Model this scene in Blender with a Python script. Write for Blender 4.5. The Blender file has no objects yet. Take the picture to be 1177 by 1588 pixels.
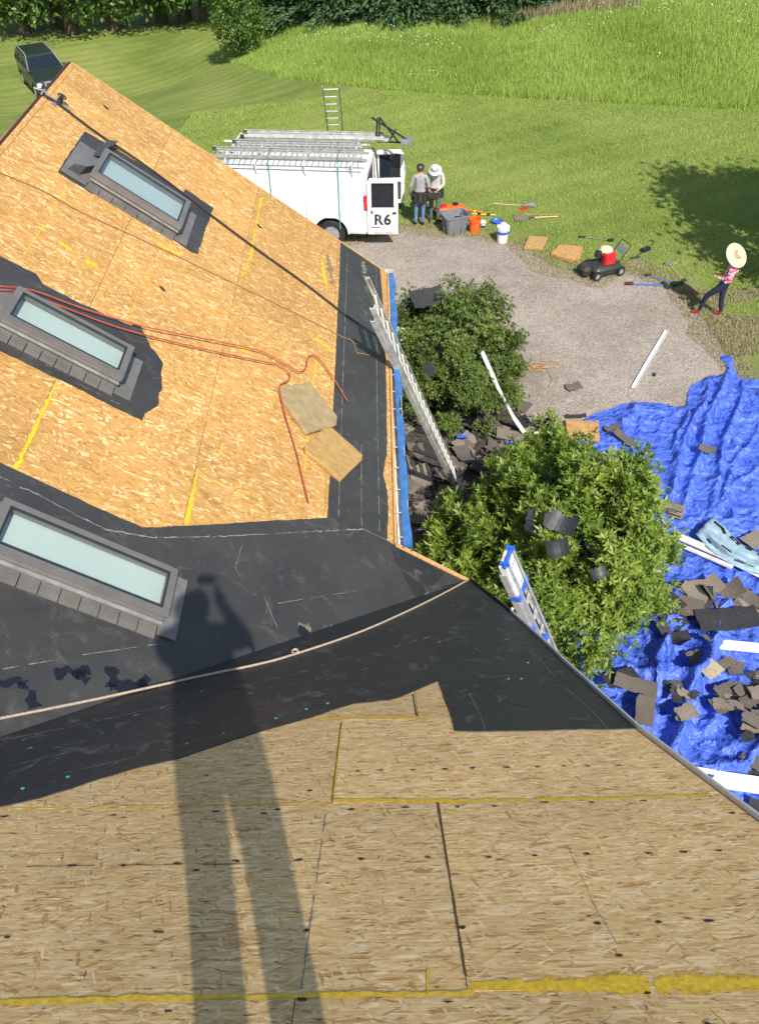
import bpy, bmesh, math, random
import numpy as np
from mathutils import Vector, Matrix, noise as mn
random.seed(7); RNG = np.random.default_rng(11)
S = bpy.context.scene
COL = S.collection
# ------------------------------------------------------------ camera
FPX, TH, CAMH, ROLL = 1254.0, math.radians(44.5), 10.5, math.radians(1.1)
CAMP = Vector((0, 0, CAMH))
_r = Vector((1, 0, 0)); _u = Vector((0, math.sin(TH), math.cos(TH))); FWD = Vector((0, math.cos(TH), -math.sin(TH)))
RIGHT = _r * math.cos(ROLL) - _u * math.sin(ROLL)
UP = _r * math.sin(ROLL) + _u * math.cos(ROLL)
cam = bpy.data.cameras.new('camera'); co = bpy.data.objects.new('camera', cam); COL.objects.link(co)
cam.sensor_fit = 'VERTICAL'; cam.sensor_height = 24; cam.lens = 24 * FPX / 1588
cam.clip_start = 0.03; cam.clip_end = 600
M = Matrix.Identity(4)
for i in range(3):
    M[i][0] = RIGHT[i]; M[i][1] = UP[i]; M[i][2] = -FWD[i]; M[i][3] = CAMP[i]
co.matrix_world = M
S.camera = co
# ------------------------------------------------------------ light
SUN_EL, SUN_HEAD = math.radians(47.3), math.radians(-18.0)      # shadows run along SUN_HEAD from +y
TOSUN = Vector((-math.sin(SUN_HEAD) * math.cos(SUN_EL), -math.cos(SUN_HEAD) * math.cos(SUN_EL), math.sin(SUN_EL)))
world = bpy.data.worlds.new('World'); S.world = world; world.use_nodes = True
wn = world.node_tree.nodes; wl = world.node_tree.links
sky = wn.new('ShaderNodeTexSky'); sky.sky_type = 'NISHITA'; sky.sun_disc = False
sky.sun_elevation = SUN_EL; sky.sun_rotation = math.atan2(TOSUN.x, TOSUN.y) % (2 * math.pi)
wl.new(sky.outputs[0], wn['Background'].inputs[0]); wn['Background'].inputs[1].default_value = 0.13
sl = bpy.data.lights.new('sun', 'SUN'); sl.energy = 4.9; sl.angle = math.radians(0.53); sl.color = (1, 0.95, 0.87)
so = bpy.data.objects.new('sun', sl); COL.objects.link(so); so.rotation_euler = TOSUN.to_track_quat('Z', 'Y').to_euler()
so.location = (0, -20, 40)
S.view_settings.view_transform = 'Standard'; S.view_settings.look = 'None'
S.view_settings.exposure = 0.38; S.view_settings.gamma = 1; S.view_settings.use_curve_mapping = False
S.cycles.max_bounces = 6; S.cycles.transparent_max_bounces = 12

# ------------------------------------------------------------ photograph pixel -> place in the world
def ray(px, py):
    return (RIGHT * ((px - 588.5) / FPX) - UP * ((py - 794) / FPX) + FWD)
class Plane:
    def __init__(s, O, ex, ey, n): s.O, s.ex, s.ey, s.n = Vector(O), Vector(ex), Vector(ey), Vector(n)
    def at(s, px, py, h=0):
        r = ray(px, py); t = ((s.O + s.n * h - CAMP).dot(s.n)) / r.dot(s.n); p = CAMP + r * t - s.O
        return (p.dot(s.ex), p.dot(s.ey))
    def P(s, u, v, h=0): return s.O + s.ex * u + s.ey * v + s.n * h
    def W(s, px, py, h=0): return s.P(*s.at(px, py, h), h)
HC = 2.35
ZB = CAMH - HC
PB = Plane((0, 0, ZB), (1, 0, 0), (0, .8, -.6), (0, .6, .8))
_v = PB.W(725, 900)
ZA = _v.z + .75 * _v.x
PA = Plane((0, 0, ZA), (.8, 0, -.6), (0, 1, 0), (.6, 0, .8))
def roofpt(px, py, h=0):                       # the roof plane seen at that pixel
    a = PA.W(px, py, h); b = PB.W(px, py, h)
    return a if (a - CAMP).length < (b - CAMP).length else b
def sstep(t): t = min(1, max(0, t)); return t * t * (3 - 2 * t)
def terr(x, y):
    z = -3.5 * sstep((y - 27) / 20) * sstep((1 - x) / 15) + 1.0 * sstep((y - 33) / 16) * sstep((x - 2) / 12)
    if y > 26: z += 0.12 * mn.noise(Vector((x * .15, y * .15, 0))) * sstep((y - 26) / 6)
    return z
def gp(px, py, h=0.0):
    r = ray(px, py); t = 1.0; lo = 0
    if r.z >= -.01: return CAMP + r * 60
    while True:
        p = CAMP + r * t
        if p.z < terr(p.x, p.y) + h: break
        lo = t; t += .5
        if t > 120: break
    hi = t
    for _ in range(24):
        m = (lo + hi) / 2; p = CAMP + r * m
        if p.z < terr(p.x, p.y) + h: hi = m
        else: lo = m
    return CAMP + r * hi

# ------------------------------------------------------------ objects
def setp(o, label=None, cat=None, group=None, kind=None):
    if label: o['label'] = label
    if cat: o['category'] = cat
    if group: o['group'] = group
    if kind: o['kind'] = kind
    return o
def link(name, me, parent=None, mats=()):
    for m in mats: me.materials.append(m)
    o = bpy.data.objects.new(name, me); COL.objects.link(o)
    if parent: o.parent = parent
    return o
def empty(name, loc=(0, 0, 0), rz=0, label=None, cat=None, group=None, parent=None):
    o = bpy.data.objects.new(name, None); COL.objects.link(o); o.empty_display_size = .1
    o.location = loc; o.rotation_euler = (0, 0, rz)
    if parent: o.parent = parent
    return setp(o, label, cat, group)
def copy_tree(o, parent=None):
    c = o.copy(); COL.objects.link(c)
    if parent: c.parent = parent
    for ch in list(o.children): copy_tree(ch, c)
    return c
def rot(rx=0, ry=0, rz=0):
    return Matrix.Rotation(rz, 3, 'Z') @ Matrix.Rotation(ry, 3, 'Y') @ Matrix.Rotation(rx, 3, 'X')
class MB:
    def __init__(s): s.v = []; s.f = []; s.uv = None
    def add(s, vs, fs):
        b = len(s.v); s.v += [tuple(p) for p in vs]; s.f += [tuple(i + b for i in f) for f in fs]; return s
    def box(s, c, d, R=None):
        R = R or Matrix.Identity(3); c = Vector(c); vs = []
        for x in (-1, 1):
            for y in (-1, 1):
                for z in (-1, 1): vs.append(c + R @ Vector((x * d[0] / 2, y * d[1] / 2, z * d[2] / 2)))
        return s.add(vs, [(0, 1, 3, 2), (4, 6, 7, 5), (0, 4, 5, 1), (2, 3, 7, 6), (0, 2, 6, 4), (1, 5, 7, 3)])
    def bar(s, a, b, w, t, up=(0, 0, 1)):                # box from a to b, w wide, t thick
        a, b = Vector(a), Vector(b); d = (b - a); L = d.length; d.normalize()
        x = d.cross(Vector(up)); x = x.normalized() if x.length > 1e-4 else Vector((1, 0, 0)); z = x.cross(d)
        R = Matrix((x, d, z)).transposed()
        return s.box((a + b) / 2, (w, L, t), R)
    def tube(s, pts, r, n=8, caps=True):
        pts = [Vector(p) for p in pts]; rs = r if isinstance(r, (list, tuple)) else [r] * len(pts)
        vs = []; fs = []; prev = None
        for i, p in enumerate(pts):
            d = (pts[min(i + 1, len(pts) - 1)] - pts[max(i - 1, 0)]); d = d.normalized() if d.length > 1e-9 else Vector((0, 0, 1))
            x = prev - d * prev.dot(d) if prev else d.orthogonal()
            if x.length < 1e-5: x = d.orthogonal()
            x.normalize(); prev = x; y = d.cross(x)
            for k in range(n):
                a = 2 * math.pi * k / n; vs.append(p + x * math.cos(a) * rs[i] + y * math.sin(a) * rs[i])
        for i in range(len(pts) - 1):
            for k in range(n):
                fs.append((i * n + k, i * n + (k + 1) % n, (i + 1) * n + (k + 1) % n, (i + 1) * n + k))
        if caps: fs.append(tuple(range(n))[::-1]); fs.append(tuple(range((len(pts) - 1) * n, len(pts) * n)))
        return s.add(vs, fs)
    def lathe(s, prof, c=(0, 0, 0), n=20, R=None, cap0=True, cap1=True):
        c = Vector(c); R = R or Matrix.Identity(3); vs = []; fs = []
        for r, z in prof:
            for k in range(n):
                a = 2 * math.pi * k / n; vs.append(c + R @ Vector((r * math.cos(a), r * math.sin(a), z)))
        m = len(prof)
        for i in range(m - 1):
            for k in range(n): fs.append((i * n + k, i * n + (k + 1) % n, (i + 1) * n + (k + 1) % n, (i + 1) * n + k))
        if cap0: fs.append(tuple(range(n))[::-1])
        if cap1: fs.append(tuple(range((m - 1) * n, m * n)))
        return s.add(vs, fs)
    def loft(s, rings, cap=True, closed=True):
        n = len(rings[0]); vs = [p for r in rings for p in r]; fs = []
        for i in range(len(rings) - 1):
            for k in range(n if closed else n - 1):
                fs.append((i * n + k, i * n + (k + 1) % n, (i + 1) * n + (k + 1) % n, (i + 1) * n + k))
        if cap: fs.append(tuple(range(n))[::-1]); fs.append(tuple(range((len(rings) - 1) * n, len(rings) * n)))
        return s.add(vs, fs)
    def prism(s, top, bot):
        n = len(top); fs = [tuple(range(n)), tuple(range(2 * n - 1, n - 1, -1))]
        fs += [(k, n + k, n + (k + 1) % n, (k + 1) % n) for k in range(n)]
        return s.add(list(top) + list(bot), fs)
    def build(s, name, mat, parent=None, smooth=False, bevel=0, recalc=True, **kw):
        me = bpy.data.meshes.new(name); me.from_pydata(s.v, [], s.f); me.update()
        if recalc or bevel:
            bm = bmesh.new(); bm.from_mesh(me); bmesh.ops.recalc_face_normals(bm, faces=bm.faces)
            if bevel: bmesh.ops.bevel(bm, geom=bm.edges[:], offset=bevel, segments=2, affect='EDGES', clamp_overlap=True)
            bm.to_mesh(me); bm.free()
        if smooth:
            me.polygons.foreach_set('use_smooth', [True] * len(me.polygons))
            try: me.set_sharp_from_angle(angle=math.radians(40))
            except Exception: pass
        o = link(name, me, parent, [mat] if not isinstance(mat, (list, tuple)) else mat)
        return setp(o, kw.get('label'), kw.get('cat'), kw.get('group'), kw.get('kind'))
def area2(P): return sum(P[i][0] * P[(i + 1) % len(P)][1] - P[(i + 1) % len(P)][0] * P[i][1] for i in range(len(P))) / 2
def clip_cell(poly, x0, x1, y0, y1):
    def cl(P, inside, inter):
        out = []
        for i in range(len(P)):
            a, b = P[i - 1], P[i]
            if inside(b):
                if not inside(a): out.append(inter(a, b))
                out.append(b)
            elif inside(a): out.append(inter(a, b))
        return out
    def ix(v): return lambda a, b: (v, a[1] + (b[1] - a[1]) * (v - a[0]) / (b[0] - a[0]))
    def iy(v): return lambda a, b: (a[0] + (b[0] - a[0]) * (v - a[1]) / (b[1] - a[1]), v)
    P = cl(poly, lambda p: p[0] >= x0, ix(x0))
    P = cl(P, lambda p: p[0] <= x1, ix(x1)) if P else P
    P = cl(P, lambda p: p[1] >= y0, iy(y0)) if P else P
    P = cl(P, lambda p: p[1] <= y1, iy(y1)) if P else P
    return P
def plate(pl, poly, h0, h1, name, mat, parent=None, uvoff=(0, 0), **kw):
    if area2(poly) < 0: poly = poly[::-1]
    b = MB(); b.prism([pl.P(u, v, h1) for u, v in poly], [pl.P(u, v, h0) for u, v in poly])
    o = b.build(name, mat, parent, recalc=True, **kw)
    me = o.data; uvl = me.uv_layers.new(name='UVMap'); n = len(poly)
    for lo in me.loops:
        u, v = poly[lo.vertex_index % n]; uvl.data[lo.index].uv = (u + uvoff[0], v + uvoff[1])
    return o
def ragged(poly, step=.05, amp=.012, seed=0, keep=()):
    out = []
    for i in range(len(poly)):
        a, b = Vector(poly[i]), Vector(poly[(i + 1) % len(poly)]); L = (b - a).length; k = max(1, int(L / step))
        nrm = Vector((-(b - a).y, (b - a).x)).normalized() if L > 0 else Vector((0, 0))
        for j in range(k):
            p = a + (b - a) * j / k; out.append(tuple(p + nrm * (amp * 2 * mn.noise(Vector((p.x * 9, p.y * 9, seed))) if j and i not in keep else 0)))
    return out
def inpoly(x, y, poly):
    x = np.asarray(x); y = np.asarray(y); r = np.zeros(x.shape, bool); n = len(poly)
    for i in range(n):
        x1, y1 = poly[i][:2]; x2, y2 = poly[(i + 1) % n][:2]
        c = ((y1 > y) != (y2 > y)); 
        with np.errstate(divide='ignore', invalid='ignore'): xi = (x2 - x1) * (y - y1) / (y2 - y1) + x1
        r ^= c & (x < xi)
    return r
def fastmesh(name, V, F, mat, parent=None, rnd=None, smooth=False, tri=False, **kw):
    k = F.shape[1]; me = bpy.data.meshes.new(name)
    me.vertices.add(len(V)); me.vertices.foreach_set('co', np.ascontiguousarray(V, dtype=np.float32).ravel())
    me.loops.add(F.size); me.loops.foreach_set('vertex_index', F.ravel().astype(np.int32))
    me.polygons.add(len(F)); me.polygons.foreach_set('loop_start', np.arange(0, F.size, k, dtype=np.int32))
    if smooth: me.polygons.foreach_set('use_smooth', np.ones(len(F), bool))
    me.update(calc_edges=True)
    if rnd is not None:
        a = me.attributes.new('rnd', 'FLOAT', 'FACE'); a.data.foreach_set('value', np.asarray(rnd, dtype=np.float32))
    o = link(name, me, parent, [mat] if not isinstance(mat, (list, tuple)) else mat)
    return setp(o, kw.get('label'), kw.get('cat'), kw.get('group'), kw.get('kind'))
_tabs = {}
def pnoise(x, y, seed=0):
    """gradient-free value noise, numpy"""
    if seed not in _tabs: _tabs[seed] = np.random.default_rng(seed + 100).random((256, 256))
    T = _tabs[seed]; xi = np.floor(x).astype(int); yi = np.floor(y).astype(int); fx = x - xi; fy = y - yi
    fx = fx * fx * (3 - 2 * fx); fy = fy * fy * (3 - 2 * fy)
    g = lambda a, b: T[a & 255, b & 255]
    return (g(xi, yi) * (1 - fx) + g(xi + 1, yi) * fx) * (1 - fy) + (g(xi, yi + 1) * (1 - fx) + g(xi + 1, yi + 1) * fx) * fy

# ------------------------------------------------------------ materials
class NT:
    def __init__(s, name):
        s.m = bpy.data.materials.new(name); s.m.use_nodes = True; s.t = s.m.node_tree; s.n = s.t.nodes
        s.b = s.n['Principled BSDF']; s.o = s.n['Material Output']
    def new(s, t, **kw):
        n = s.n.new('ShaderNode' + t)
        for k, v in kw.items():
            if hasattr(n, k): setattr(n, k, v)
        return n
    def L(s, a, b): s.t.links.new(a, b)
    def coord(s, kind='Object', scale=(1, 1, 1), rz=0, loc=(0, 0, 0)):
        c = s.new('TexCoord'); m = s.new('Mapping'); m.inputs['Scale'].default_value = scale
        m.inputs['Rotation'].default_value = (0, 0, rz); m.inputs['Location'].default_value = loc
        s.L(c.outputs[kind], m.inputs[0]); return m.outputs[0]
    def noise(s, vec, scale, detail=4, rough=.55, out='Fac', dist=0):
        n = s.new('TexNoise'); n.inputs['Scale'].default_value = scale; n.inputs['Detail'].default_value = detail
        n.inputs['Roughness'].default_value = rough; n.inputs['Distortion'].default_value = dist
        if vec is not None: s.L(vec, n.inputs['Vector'])
        return n.outputs[out]
    def ramp(s, fac, stops, interp='LINEAR'):
        r = s.new('ValToRGB'); r.color_ramp.interpolation = interp; e = r.color_ramp.elements
        while len(e) < len(stops): e.new(.5)
        for el, (p, c) in zip(e, stops): el.position = p; el.color = (c if len(c) == 4 else (*c, 1)) if not isinstance(c, (int, float)) else (c, c, c, 1)
        s.L(fac, r.inputs[0]); return r.outputs[0]
    def mix(s, fac, a, b, mode='MIX'):
        m = s.new('Mix'); m.data_type = 'RGBA'; m.blend_type = mode
        for v, i in ((fac, 0), (a, 6), (b, 7)):
            if hasattr(v, 'links') or hasattr(v, 'is_linked'): s.L(v, m.inputs[i])
            elif i == 0: m.inputs[0].default_value = v
            else: m.inputs[i].default_value = (*v, 1) if len(v) == 3 else v
        return m.outputs[2]
    def math(s, op, a, b=0.0, c=None):
        m = s.new('Math'); m.operation = op
        for i, v in enumerate((a, b, c)):
            if v is None: continue
            if hasattr(v, 'is_linked'): s.L(v, m.inputs[i])
            else: m.inputs[i].default_value = v
        return m.outputs[0]
    def bump(s, h, strength=.3, dist=.01):
        b = s.new('Bump'); b.inputs['Strength'].default_value = strength; b.inputs['Distance'].default_value = dist
        s.L(h, b.inputs['Height']); s.L(b.outputs[0], s.b.inputs['Normal'])
    def col(s, c):
        if hasattr(c, 'is_linked'): s.L(c, s.b.inputs['Base Color'])
        else: s.b.inputs['Base Color'].default_value = (*c, 1)
    def set(s, **kw):
        for k, v in kw.items(): s.b.inputs[k.replace('_', ' ')].default_value = v
        return s
def simple(name, c, rough=.6, metal=0, var=.25, scale=12, bump=.1, spec=.5, dirt=None):
    t = NT(name); v = t.coord(); n = t.noise(v, scale, 5)
    a = tuple(max(0, x * (1 - var)) for x in c); b = tuple(min(1, x * (1 + var)) for x in c)
    cc = t.ramp(n, [(.3, a), (.7, b)])
    if dirt:
        n2 = t.noise(t.coord(loc=(3, 5, 1)), scale * .6, 6, .7); cc = t.mix(t.ramp(n2, [(.52, 0), (.68, .75)]), cc, dirt)
    t.col(cc); t.set(Roughness=rough, Metallic=metal, Specular_IOR_Level=spec)
    if bump: t.bump(t.noise(v, scale * 5, 3), bump, .005)
    return t.m
def osb(name, dark, mid, light, spot, strand=0.0, sx=9.0, sy=42.0, contrast=1.0, flake=0.5, spread=1.3, stops=(0, .22, .62, .86, 1)):
    t = NT(name); c = t.new('TexCoord'); oi = t.new('ObjectInfo')
    warp = t.new('TexNoise'); warp.inputs['Scale'].default_value = 5; warp.inputs['Detail'].default_value = 2
    t.L(c.outputs['UV'], warp.inputs['Vector'])
    vm = t.new('VectorMath', operation='MULTIPLY_ADD'); t.L(warp.outputs['Color'], vm.inputs[0]); vm.inputs[1].default_value = (.03, .03, 0)
    t.L(c.outputs['UV'], vm.inputs[2])
    base = None; hgt = None
    angs = [(-16 * spread, 1.0, 0), (9 * spread, 1.15, 3.1), (26 * spread, 1.3, 7.7), (-6 * spread, .8, 5.2), (70, 1.2, 9.4), (-40 * spread, 1.4, 2.2)]
    thr = [0, .45, .6, .55, .9, .85]
    for (a, k, off), th in zip(angs, thr):
        m = t.new('Mapping'); m.vector_type = 'TEXTURE' if False else 'POINT'
        r = t.new('VectorRotate'); r.rotation_type = 'Z_AXIS'; r.inputs['Angle'].default_value = strand + math.radians(a)
        t.L(vm.outputs[0], r.inputs['Vector'])
        m.inputs['Scale'].default_value = (sx * k, sy * k, 1); m.inputs['Location'].default_value = (off, off * 1.7, 0)
        t.L(r.outputs[0], m.inputs[0])
        vo = t.new('TexVoronoi'); vo.voronoi_dimensions = '2D'; vo.inputs['Scale'].default_value = 1; vo.inputs['Randomness'].default_value = 1
        t.L(m.outputs[0], vo.inputs['Vector'])
        sp = t.new('SeparateColor'); t.L(vo.outputs['Color'], sp.inputs[0])
        lo = .5 - .5 * contrast
        shade = t.ramp(sp.outputs[0], [(stops[0], dark), (stops[1], mid), (stops[2], tuple(x * 1.06 for x in mid)), (stops[3], light), (stops[4], tuple(min(1, x * 1.12) for x in light))])
        h = sp.outputs[2]
        if base is None: base, hgt = shade, h
        else:
            mk = t.math('GREATER_THAN', sp.outputs[1], th)
            base = t.mix(mk, base, shade); hm = t.new('Mix'); hm.data_type = 'FLOAT'
            t.L(mk, hm.inputs[0]); t.L(hgt, hm.inputs[2]); t.L(h, hm.inputs[3]); hgt = hm.outputs[0]
    # grain along the strands
    m = t.new('Mapping'); t.L(c.outputs['UV'], m.inputs[0]); m.inputs['Rotation'].default_value = (0, 0, strand); m.inputs['Scale'].default_value = (9, 110, 1)
    g = t.noise(m.outputs[0], 1.0, 4, .6)
    base = t.mix(1.0, base, t.ramp(g, [(.3, .70), (.7, 1.12)]), 'MULTIPLY')
    # broad weathering
    w = t.noise(c.outputs['UV'], 1.3, 4, .6); base = t.mix(1.0, base, t.ramp(w, [(.3, .86), (.7, 1.08)]), 'MULTIPLY')
    # small dark splinters and knots
    m2 = t.new('Mapping'); t.L(vm.outputs[0], m2.inputs[0]); m2.inputs['Rotation'].default_value = (0, 0, strand + .15); m2.inputs['Scale'].default_value = (16, 55, 1)
    sn = t.noise(m2.outputs[0], 1.0, 3, .62)
    base = t.mix(t.ramp(sn, [(.60, 0), (.70, flake)]), base, spot)
    # board to board
    hs = t.new('HueSaturation'); t.L(base, hs.inputs['Color']); t.L(t.math('MULTIPLY_ADD', oi.outputs['Random'], .18, .91), hs.inputs['Value'])
    t.col(hs.outputs[0]); t.set(Roughness=.75, Specular_IOR_Level=.3)
    t.bump(t.math('ADD', hgt, t.math('MULTIPLY', g, .5)), .35, .0025)
    return t.m
def membrane(name, c, c2, rough, dusty=.3):
    t = NT(name); v = t.coord()
    n = t.noise(v, 1.6, 6, .6); base = t.ramp(n, [(.3, c), (.7, c2)])
    n2 = t.noise(t.coord(scale=(1, 1, 1), loc=(7, 2, 3)), 5, 8, .7, dist=1.2)
    base = t.mix(t.ramp(n2, [(.55, 0), (.72, dusty)]), base, (.2, .19, .17))
    n3 = t.noise(t.coord(loc=(1, 8, 3)), 120, 2); base = t.mix(t.ramp(n3, [(.72, 0), (.78, .4)]), base, (.3, .3, .29))
    t.col(base); r = t.ramp(n2, [(.3, rough - .1), (.7, rough + .18)]); t.L(r, t.b.inputs['Roughness']); t.set(Specular_IOR_Level=.5)
    t.bump(t.math('ADD', t.noise(v, 7, 5, .6), t.math('MULTIPLY', t.noise(v, 300, 2), .06)), .35, .02)
    return t.m
def leafmat(name, stops, rough=.45, trans=.25, spec=.5):
    t = NT(name); a = t.new('Attribute'); a.attribute_name = 'rnd'
    v = t.coord(); n = t.noise(v, 1.2, 3)
    f = t.math('ADD', t.math('MULTIPLY', a.outputs['Fac'], .75), t.math('MULTIPLY', n, .25))
    c = t.ramp(f, stops); t.col(c); t.set(Roughness=rough, Specular_IOR_Level=spec)
    tr = t.new('BsdfTranslucent'); t.L(t.mix(1.0, c, (1.5, 1.7, .5), 'MULTIPLY'), tr.inputs[0])
    mx = t.new('MixShader'); mx.inputs[0].default_value = trans
    t.L(t.b.outputs[0], mx.inputs[1]); t.L(tr.outputs[0], mx.inputs[2]); t.L(mx.outputs[0], t.o.inputs[0])
    return t.m
MT = {}
def softline(name, c, scale, cover, rough=.7):
    t = NT(name); uv = t.new('TexCoord'); s = t.new('SeparateXYZ'); t.L(uv.outputs['UV'], s.inputs[0])
    e = t.math('SUBTRACT', 1.0, t.math('ABSOLUTE', t.math('MULTIPLY_ADD', s.outputs[1], 2.0, -1.0)))
    n = t.noise(t.coord(), scale, 5, .7); n2 = t.noise(t.coord(loc=(4, 4, 4)), scale * .12, 3)
    f = t.math('ADD', t.math('MULTIPLY', e, 1.1), t.math('MULTIPLY_ADD', t.math('ADD', n, n2), 1.3, -1.9 + cover * .6))
    al = t.ramp(f, [(.12, 0), (.55, .97)]); v = t.coord()
    t.col(t.ramp(t.noise(v, scale * 1.5, 4), [(.3, tuple(x * .72 for x in c)), (.7, tuple(min(1, x * 1.15) for x in c))])); t.set(Roughness=rough); t.L(al, t.b.inputs['Alpha']); return t.m
MT['osb_new'] = osb('fresh_osb', (.42, .205, .055), (.56, .31, .095), (.76, .54, .26), (.2, .09, .03), strand=.0, flake=.5, sx=17, sy=54, spread=.8, stops=(0, .3, .80, .93, 1))
MT['osb_old'] = osb('weathered_osb', (.50, .275, .095), (.76, .49, .205), (.86, .625, .33), (.13, .065, .025), strand=0.0, sx=14, sy=85, flake=.9, spread=.8)
MT['memA'] = membrane('grey_black_membrane', (.033, .032, .031), (.052, .050, .047), .42, .3)
MT['memB'] = membrane('black_membrane', (.017, .018, .019), (.030, .029, .027), .5, .5)
MT['yellow'] = softline('yellow_spray_line', (.78, .50, .03), 30, .9)
MT['yellowf'] = softline('faint_yellow_spray', (.78, .50, .03), 30, .35)
MT['chalk'] = softline('pale_lap_line', (.25, .25, .25), 22, .3)
MT['dust'] = softline('tan_dust_scuff', (.24, .20, .14), 30, .3)
MT['mud'] = simple('muddy_metal', (.16, .15, .11), .8, var=.4)
MT['wet'] = softline('dark_tar_smear', (.012, .014, .022), 14, 1.0, .3)
MT['teal'] = simple('teal_cap', (.05, .3, .26), .5)
MT['joint2'] = simple('shaded_board_edge', (.12, .07, .03), .9)
MT['nail'] = simple('dark_nail_hole', (.035, .02, .013), .8)
MT['joint'] = softline('open_board_joint', (.10, .06, .025), 30, 1.1)
MT['bluechalk'] = softline('grey_blue_chalk_line', (.20, .20, .20), 26, .25)
MT['edge'] = simple('pale_metal_edge', (.62, .62, .6), .4, .3, .1)
MT['fascia'] = simple('raw_fascia_wood', (.55, .31, .12), .8, scale=30)
MT['dkred'] = simple('dark_red_gap_paint', (.06, .012, .012), .7)
MT['siding'] = simple('cream_siding', (.5, .47, .4), .6, var=.06, scale=3)
MT['gutter'] = simple('dark_gutter_inside', (.03, .03, .03), .6)
MT['bluecloth'] = simple('blue_gutter_sheet', (.05, .16, .38), .5, var=.3, scale=8, bump=.4)
MT['frame'] = simple('brown_grey_aluminium', (.20, .185, .17), .38, .35, .12, 5)
MT['framelt'] = simple('taupe_flashing_metal', (.19, .18, .165), .45, .3, .18, 7)
MT['shaft'] = simple('pale_shaft_lining', (.46, .525, .485), .8, var=.05, scale=2, bump=0)
MT['white'] = simple('white_paint', (.74, .74, .73), .3, var=.05, scale=2, bump=.02, dirt=(.62, .60, .56))
MT['felt'] = simple('grey_felt_sheen', (.028, .028, .03), .5, var=.3, scale=8, bump=.3)
MT['whited'] = simple('dirty_white_metal', (.74, .73, .70), .45, var=.12, scale=9, dirt=(.3, .27, .2))
MT['alu'] = simple('ladder_aluminium', (.60, .59, .56), .38, .6, .2, 9)
MT['alud'] = simple('weathered_aluminium', (.55, .54, .49), .5, .3, .3, 6)
MT['black'] = simple('black_rubber', (.02, .02, .02), .6)
MT['blackpl'] = simple('black_plastic', (.025, .025, .028), .35)
MT['dglass'] = simple('dark_window_glass', (.012, .018, .025), .05, bump=0, spec=.6)
MT['interior'] = simple('dark_cargo_lining', (.05, .05, .05), .8)
MT['chrome'] = simple('silver_metal', (.6, .6, .6), .25, .9, .1)
MT['red'] = simple('red_plastic', (.55, .02, .03), .35)
MT['orange'] = simple('orange_plastic', (.85, .12, .01), .4, dirt=(.7, .35, .25), var=.1)
MT['greytub'] = simple('grey_plastic', (.17, .18, .185), .5, var=.2)
MT['blue'] = simple('blue_plastic', (.03, .12, .6), .4)
MT['yellowp'] = simple('yellow_plastic', (.7, .55, .04), .45)
MT['wood'] = simple('pale_wood', (.6, .45, .25), .7, scale=25)
MT['brownw'] = simple('brown_handle_wood', (.42, .24, .1), .7, scale=25)
MT['green'] = simple('dark_green_metal', (.02, .06, .04), .4)
MT['foam_tan'] = simple('tan_foam', (.40, .25, .085), .9, var=.2, scale=14, bump=.5, dirt=(.38, .24, .09))
MT['foam_grey'] = simple('grimy_khaki_foam', (.33, .245, .12), .9, var=.2, scale=10, bump=.5, dirt=(.30, .25, .14))
MT['foam_or'] = simple('orange_brown_foam', (.45, .25, .09), .9, var=.25, scale=14, bump=.5, dirt=(.28, .15, .06))
MT['suv'] = simple('dark_green_car_paint', (.03, .047, .042), .18, .3, .1, bump=0)
MT['suvg'] = simple('grey_cladding', (.07, .07, .065), .5)
MT['headl'] = simple('headlight_glass', (.65, .62, .5), .15, bump=0)
MT['silver'] = simple('silver_trim', (.45, .46, .47), .3, .6)
MT['rope'] = simple('tan_rope', (.42, .33, .24), .9, scale=60, bump=.6)
MT['ropeb'] = simple('black_rope', (.03, .02, .018), .9, scale=60)
MT['cordb'] = simple('brown_cord', (.28, .17, .09), .9, scale=60)
MT['hose'] = simple('red_hose', (.42, .07, .03), .5)
MT['skin'] = simple('skin', (.45, .24, .15), .6, var=.08)
MT['jeans'] = simple('blue_jeans', (.10, .18, .36), .85, var=.25)
MT['jeansg'] = simple('grey_green_work_trousers', (.10, .14, .14), .85, var=.3)
MT['jeansd'] = simple('navy_trousers', (.015, .02, .05), .85)
MT['shirtg'] = simple('grey_shirt', (.30, .30, .32), .85, var=.25, scale=20)
MT['shirtw'] = simple('off_white_shirt', (.5, .49, .45), .85, var=.15)
MT['boot'] = simple('dark_brown_boot', (.07, .03, .02), .7)
MT['redshoe'] = simple('red_shoe', (.4, .02, .03), .6)
MT['straw'] = simple('straw', (.72, .55, .32), .8, scale=80, bump=.5)
MT['cap'] = simple('black_cap', (.02, .02, .025), .8)
MT['buckethat'] = simple('pale_blue_hat', (.45, .5, .68), .8)
MT['leather'] = simple('dark_leather', (.035, .03, .025), .7)
MT['dred'] = simple('dark_soil_red', (.2, .1, .06), .9)
def plaidm():
    t = NT('red_white_plaid'); v = t.coord(scale=(1, 1, 1)); s = t.new('SeparateXYZ'); t.L(v, s.inputs[0])
    a = t.math('GREATER_THAN', t.math('SINE', t.math('MULTIPLY', s.outputs[2], 75)), .1)
    b = t.math('GREATER_THAN', t.math('SINE', t.math('MULTIPLY', t.math('ADD', s.outputs[0], s.outputs[1]), 75)), .1)
    t.col(t.ramp(t.math('MULTIPLY', t.math('ADD', a, b), .5), [(0, (.75, .62, .65)), (.5, (.65, .22, .28)), (1, (.42, .05, .09))])); t.set(Roughness=.85); return t.m
MT['plaid'] = plaidm()
MT['shingle'] = simple('grey_brown_granules', (.12, .10, .082), .95, var=.45, scale=90, bump=.6)
MT['shinglek'] = simple('black_shingle_back', (.028, .028, .03), .8, var=.4, scale=30, bump=.4)
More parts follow.
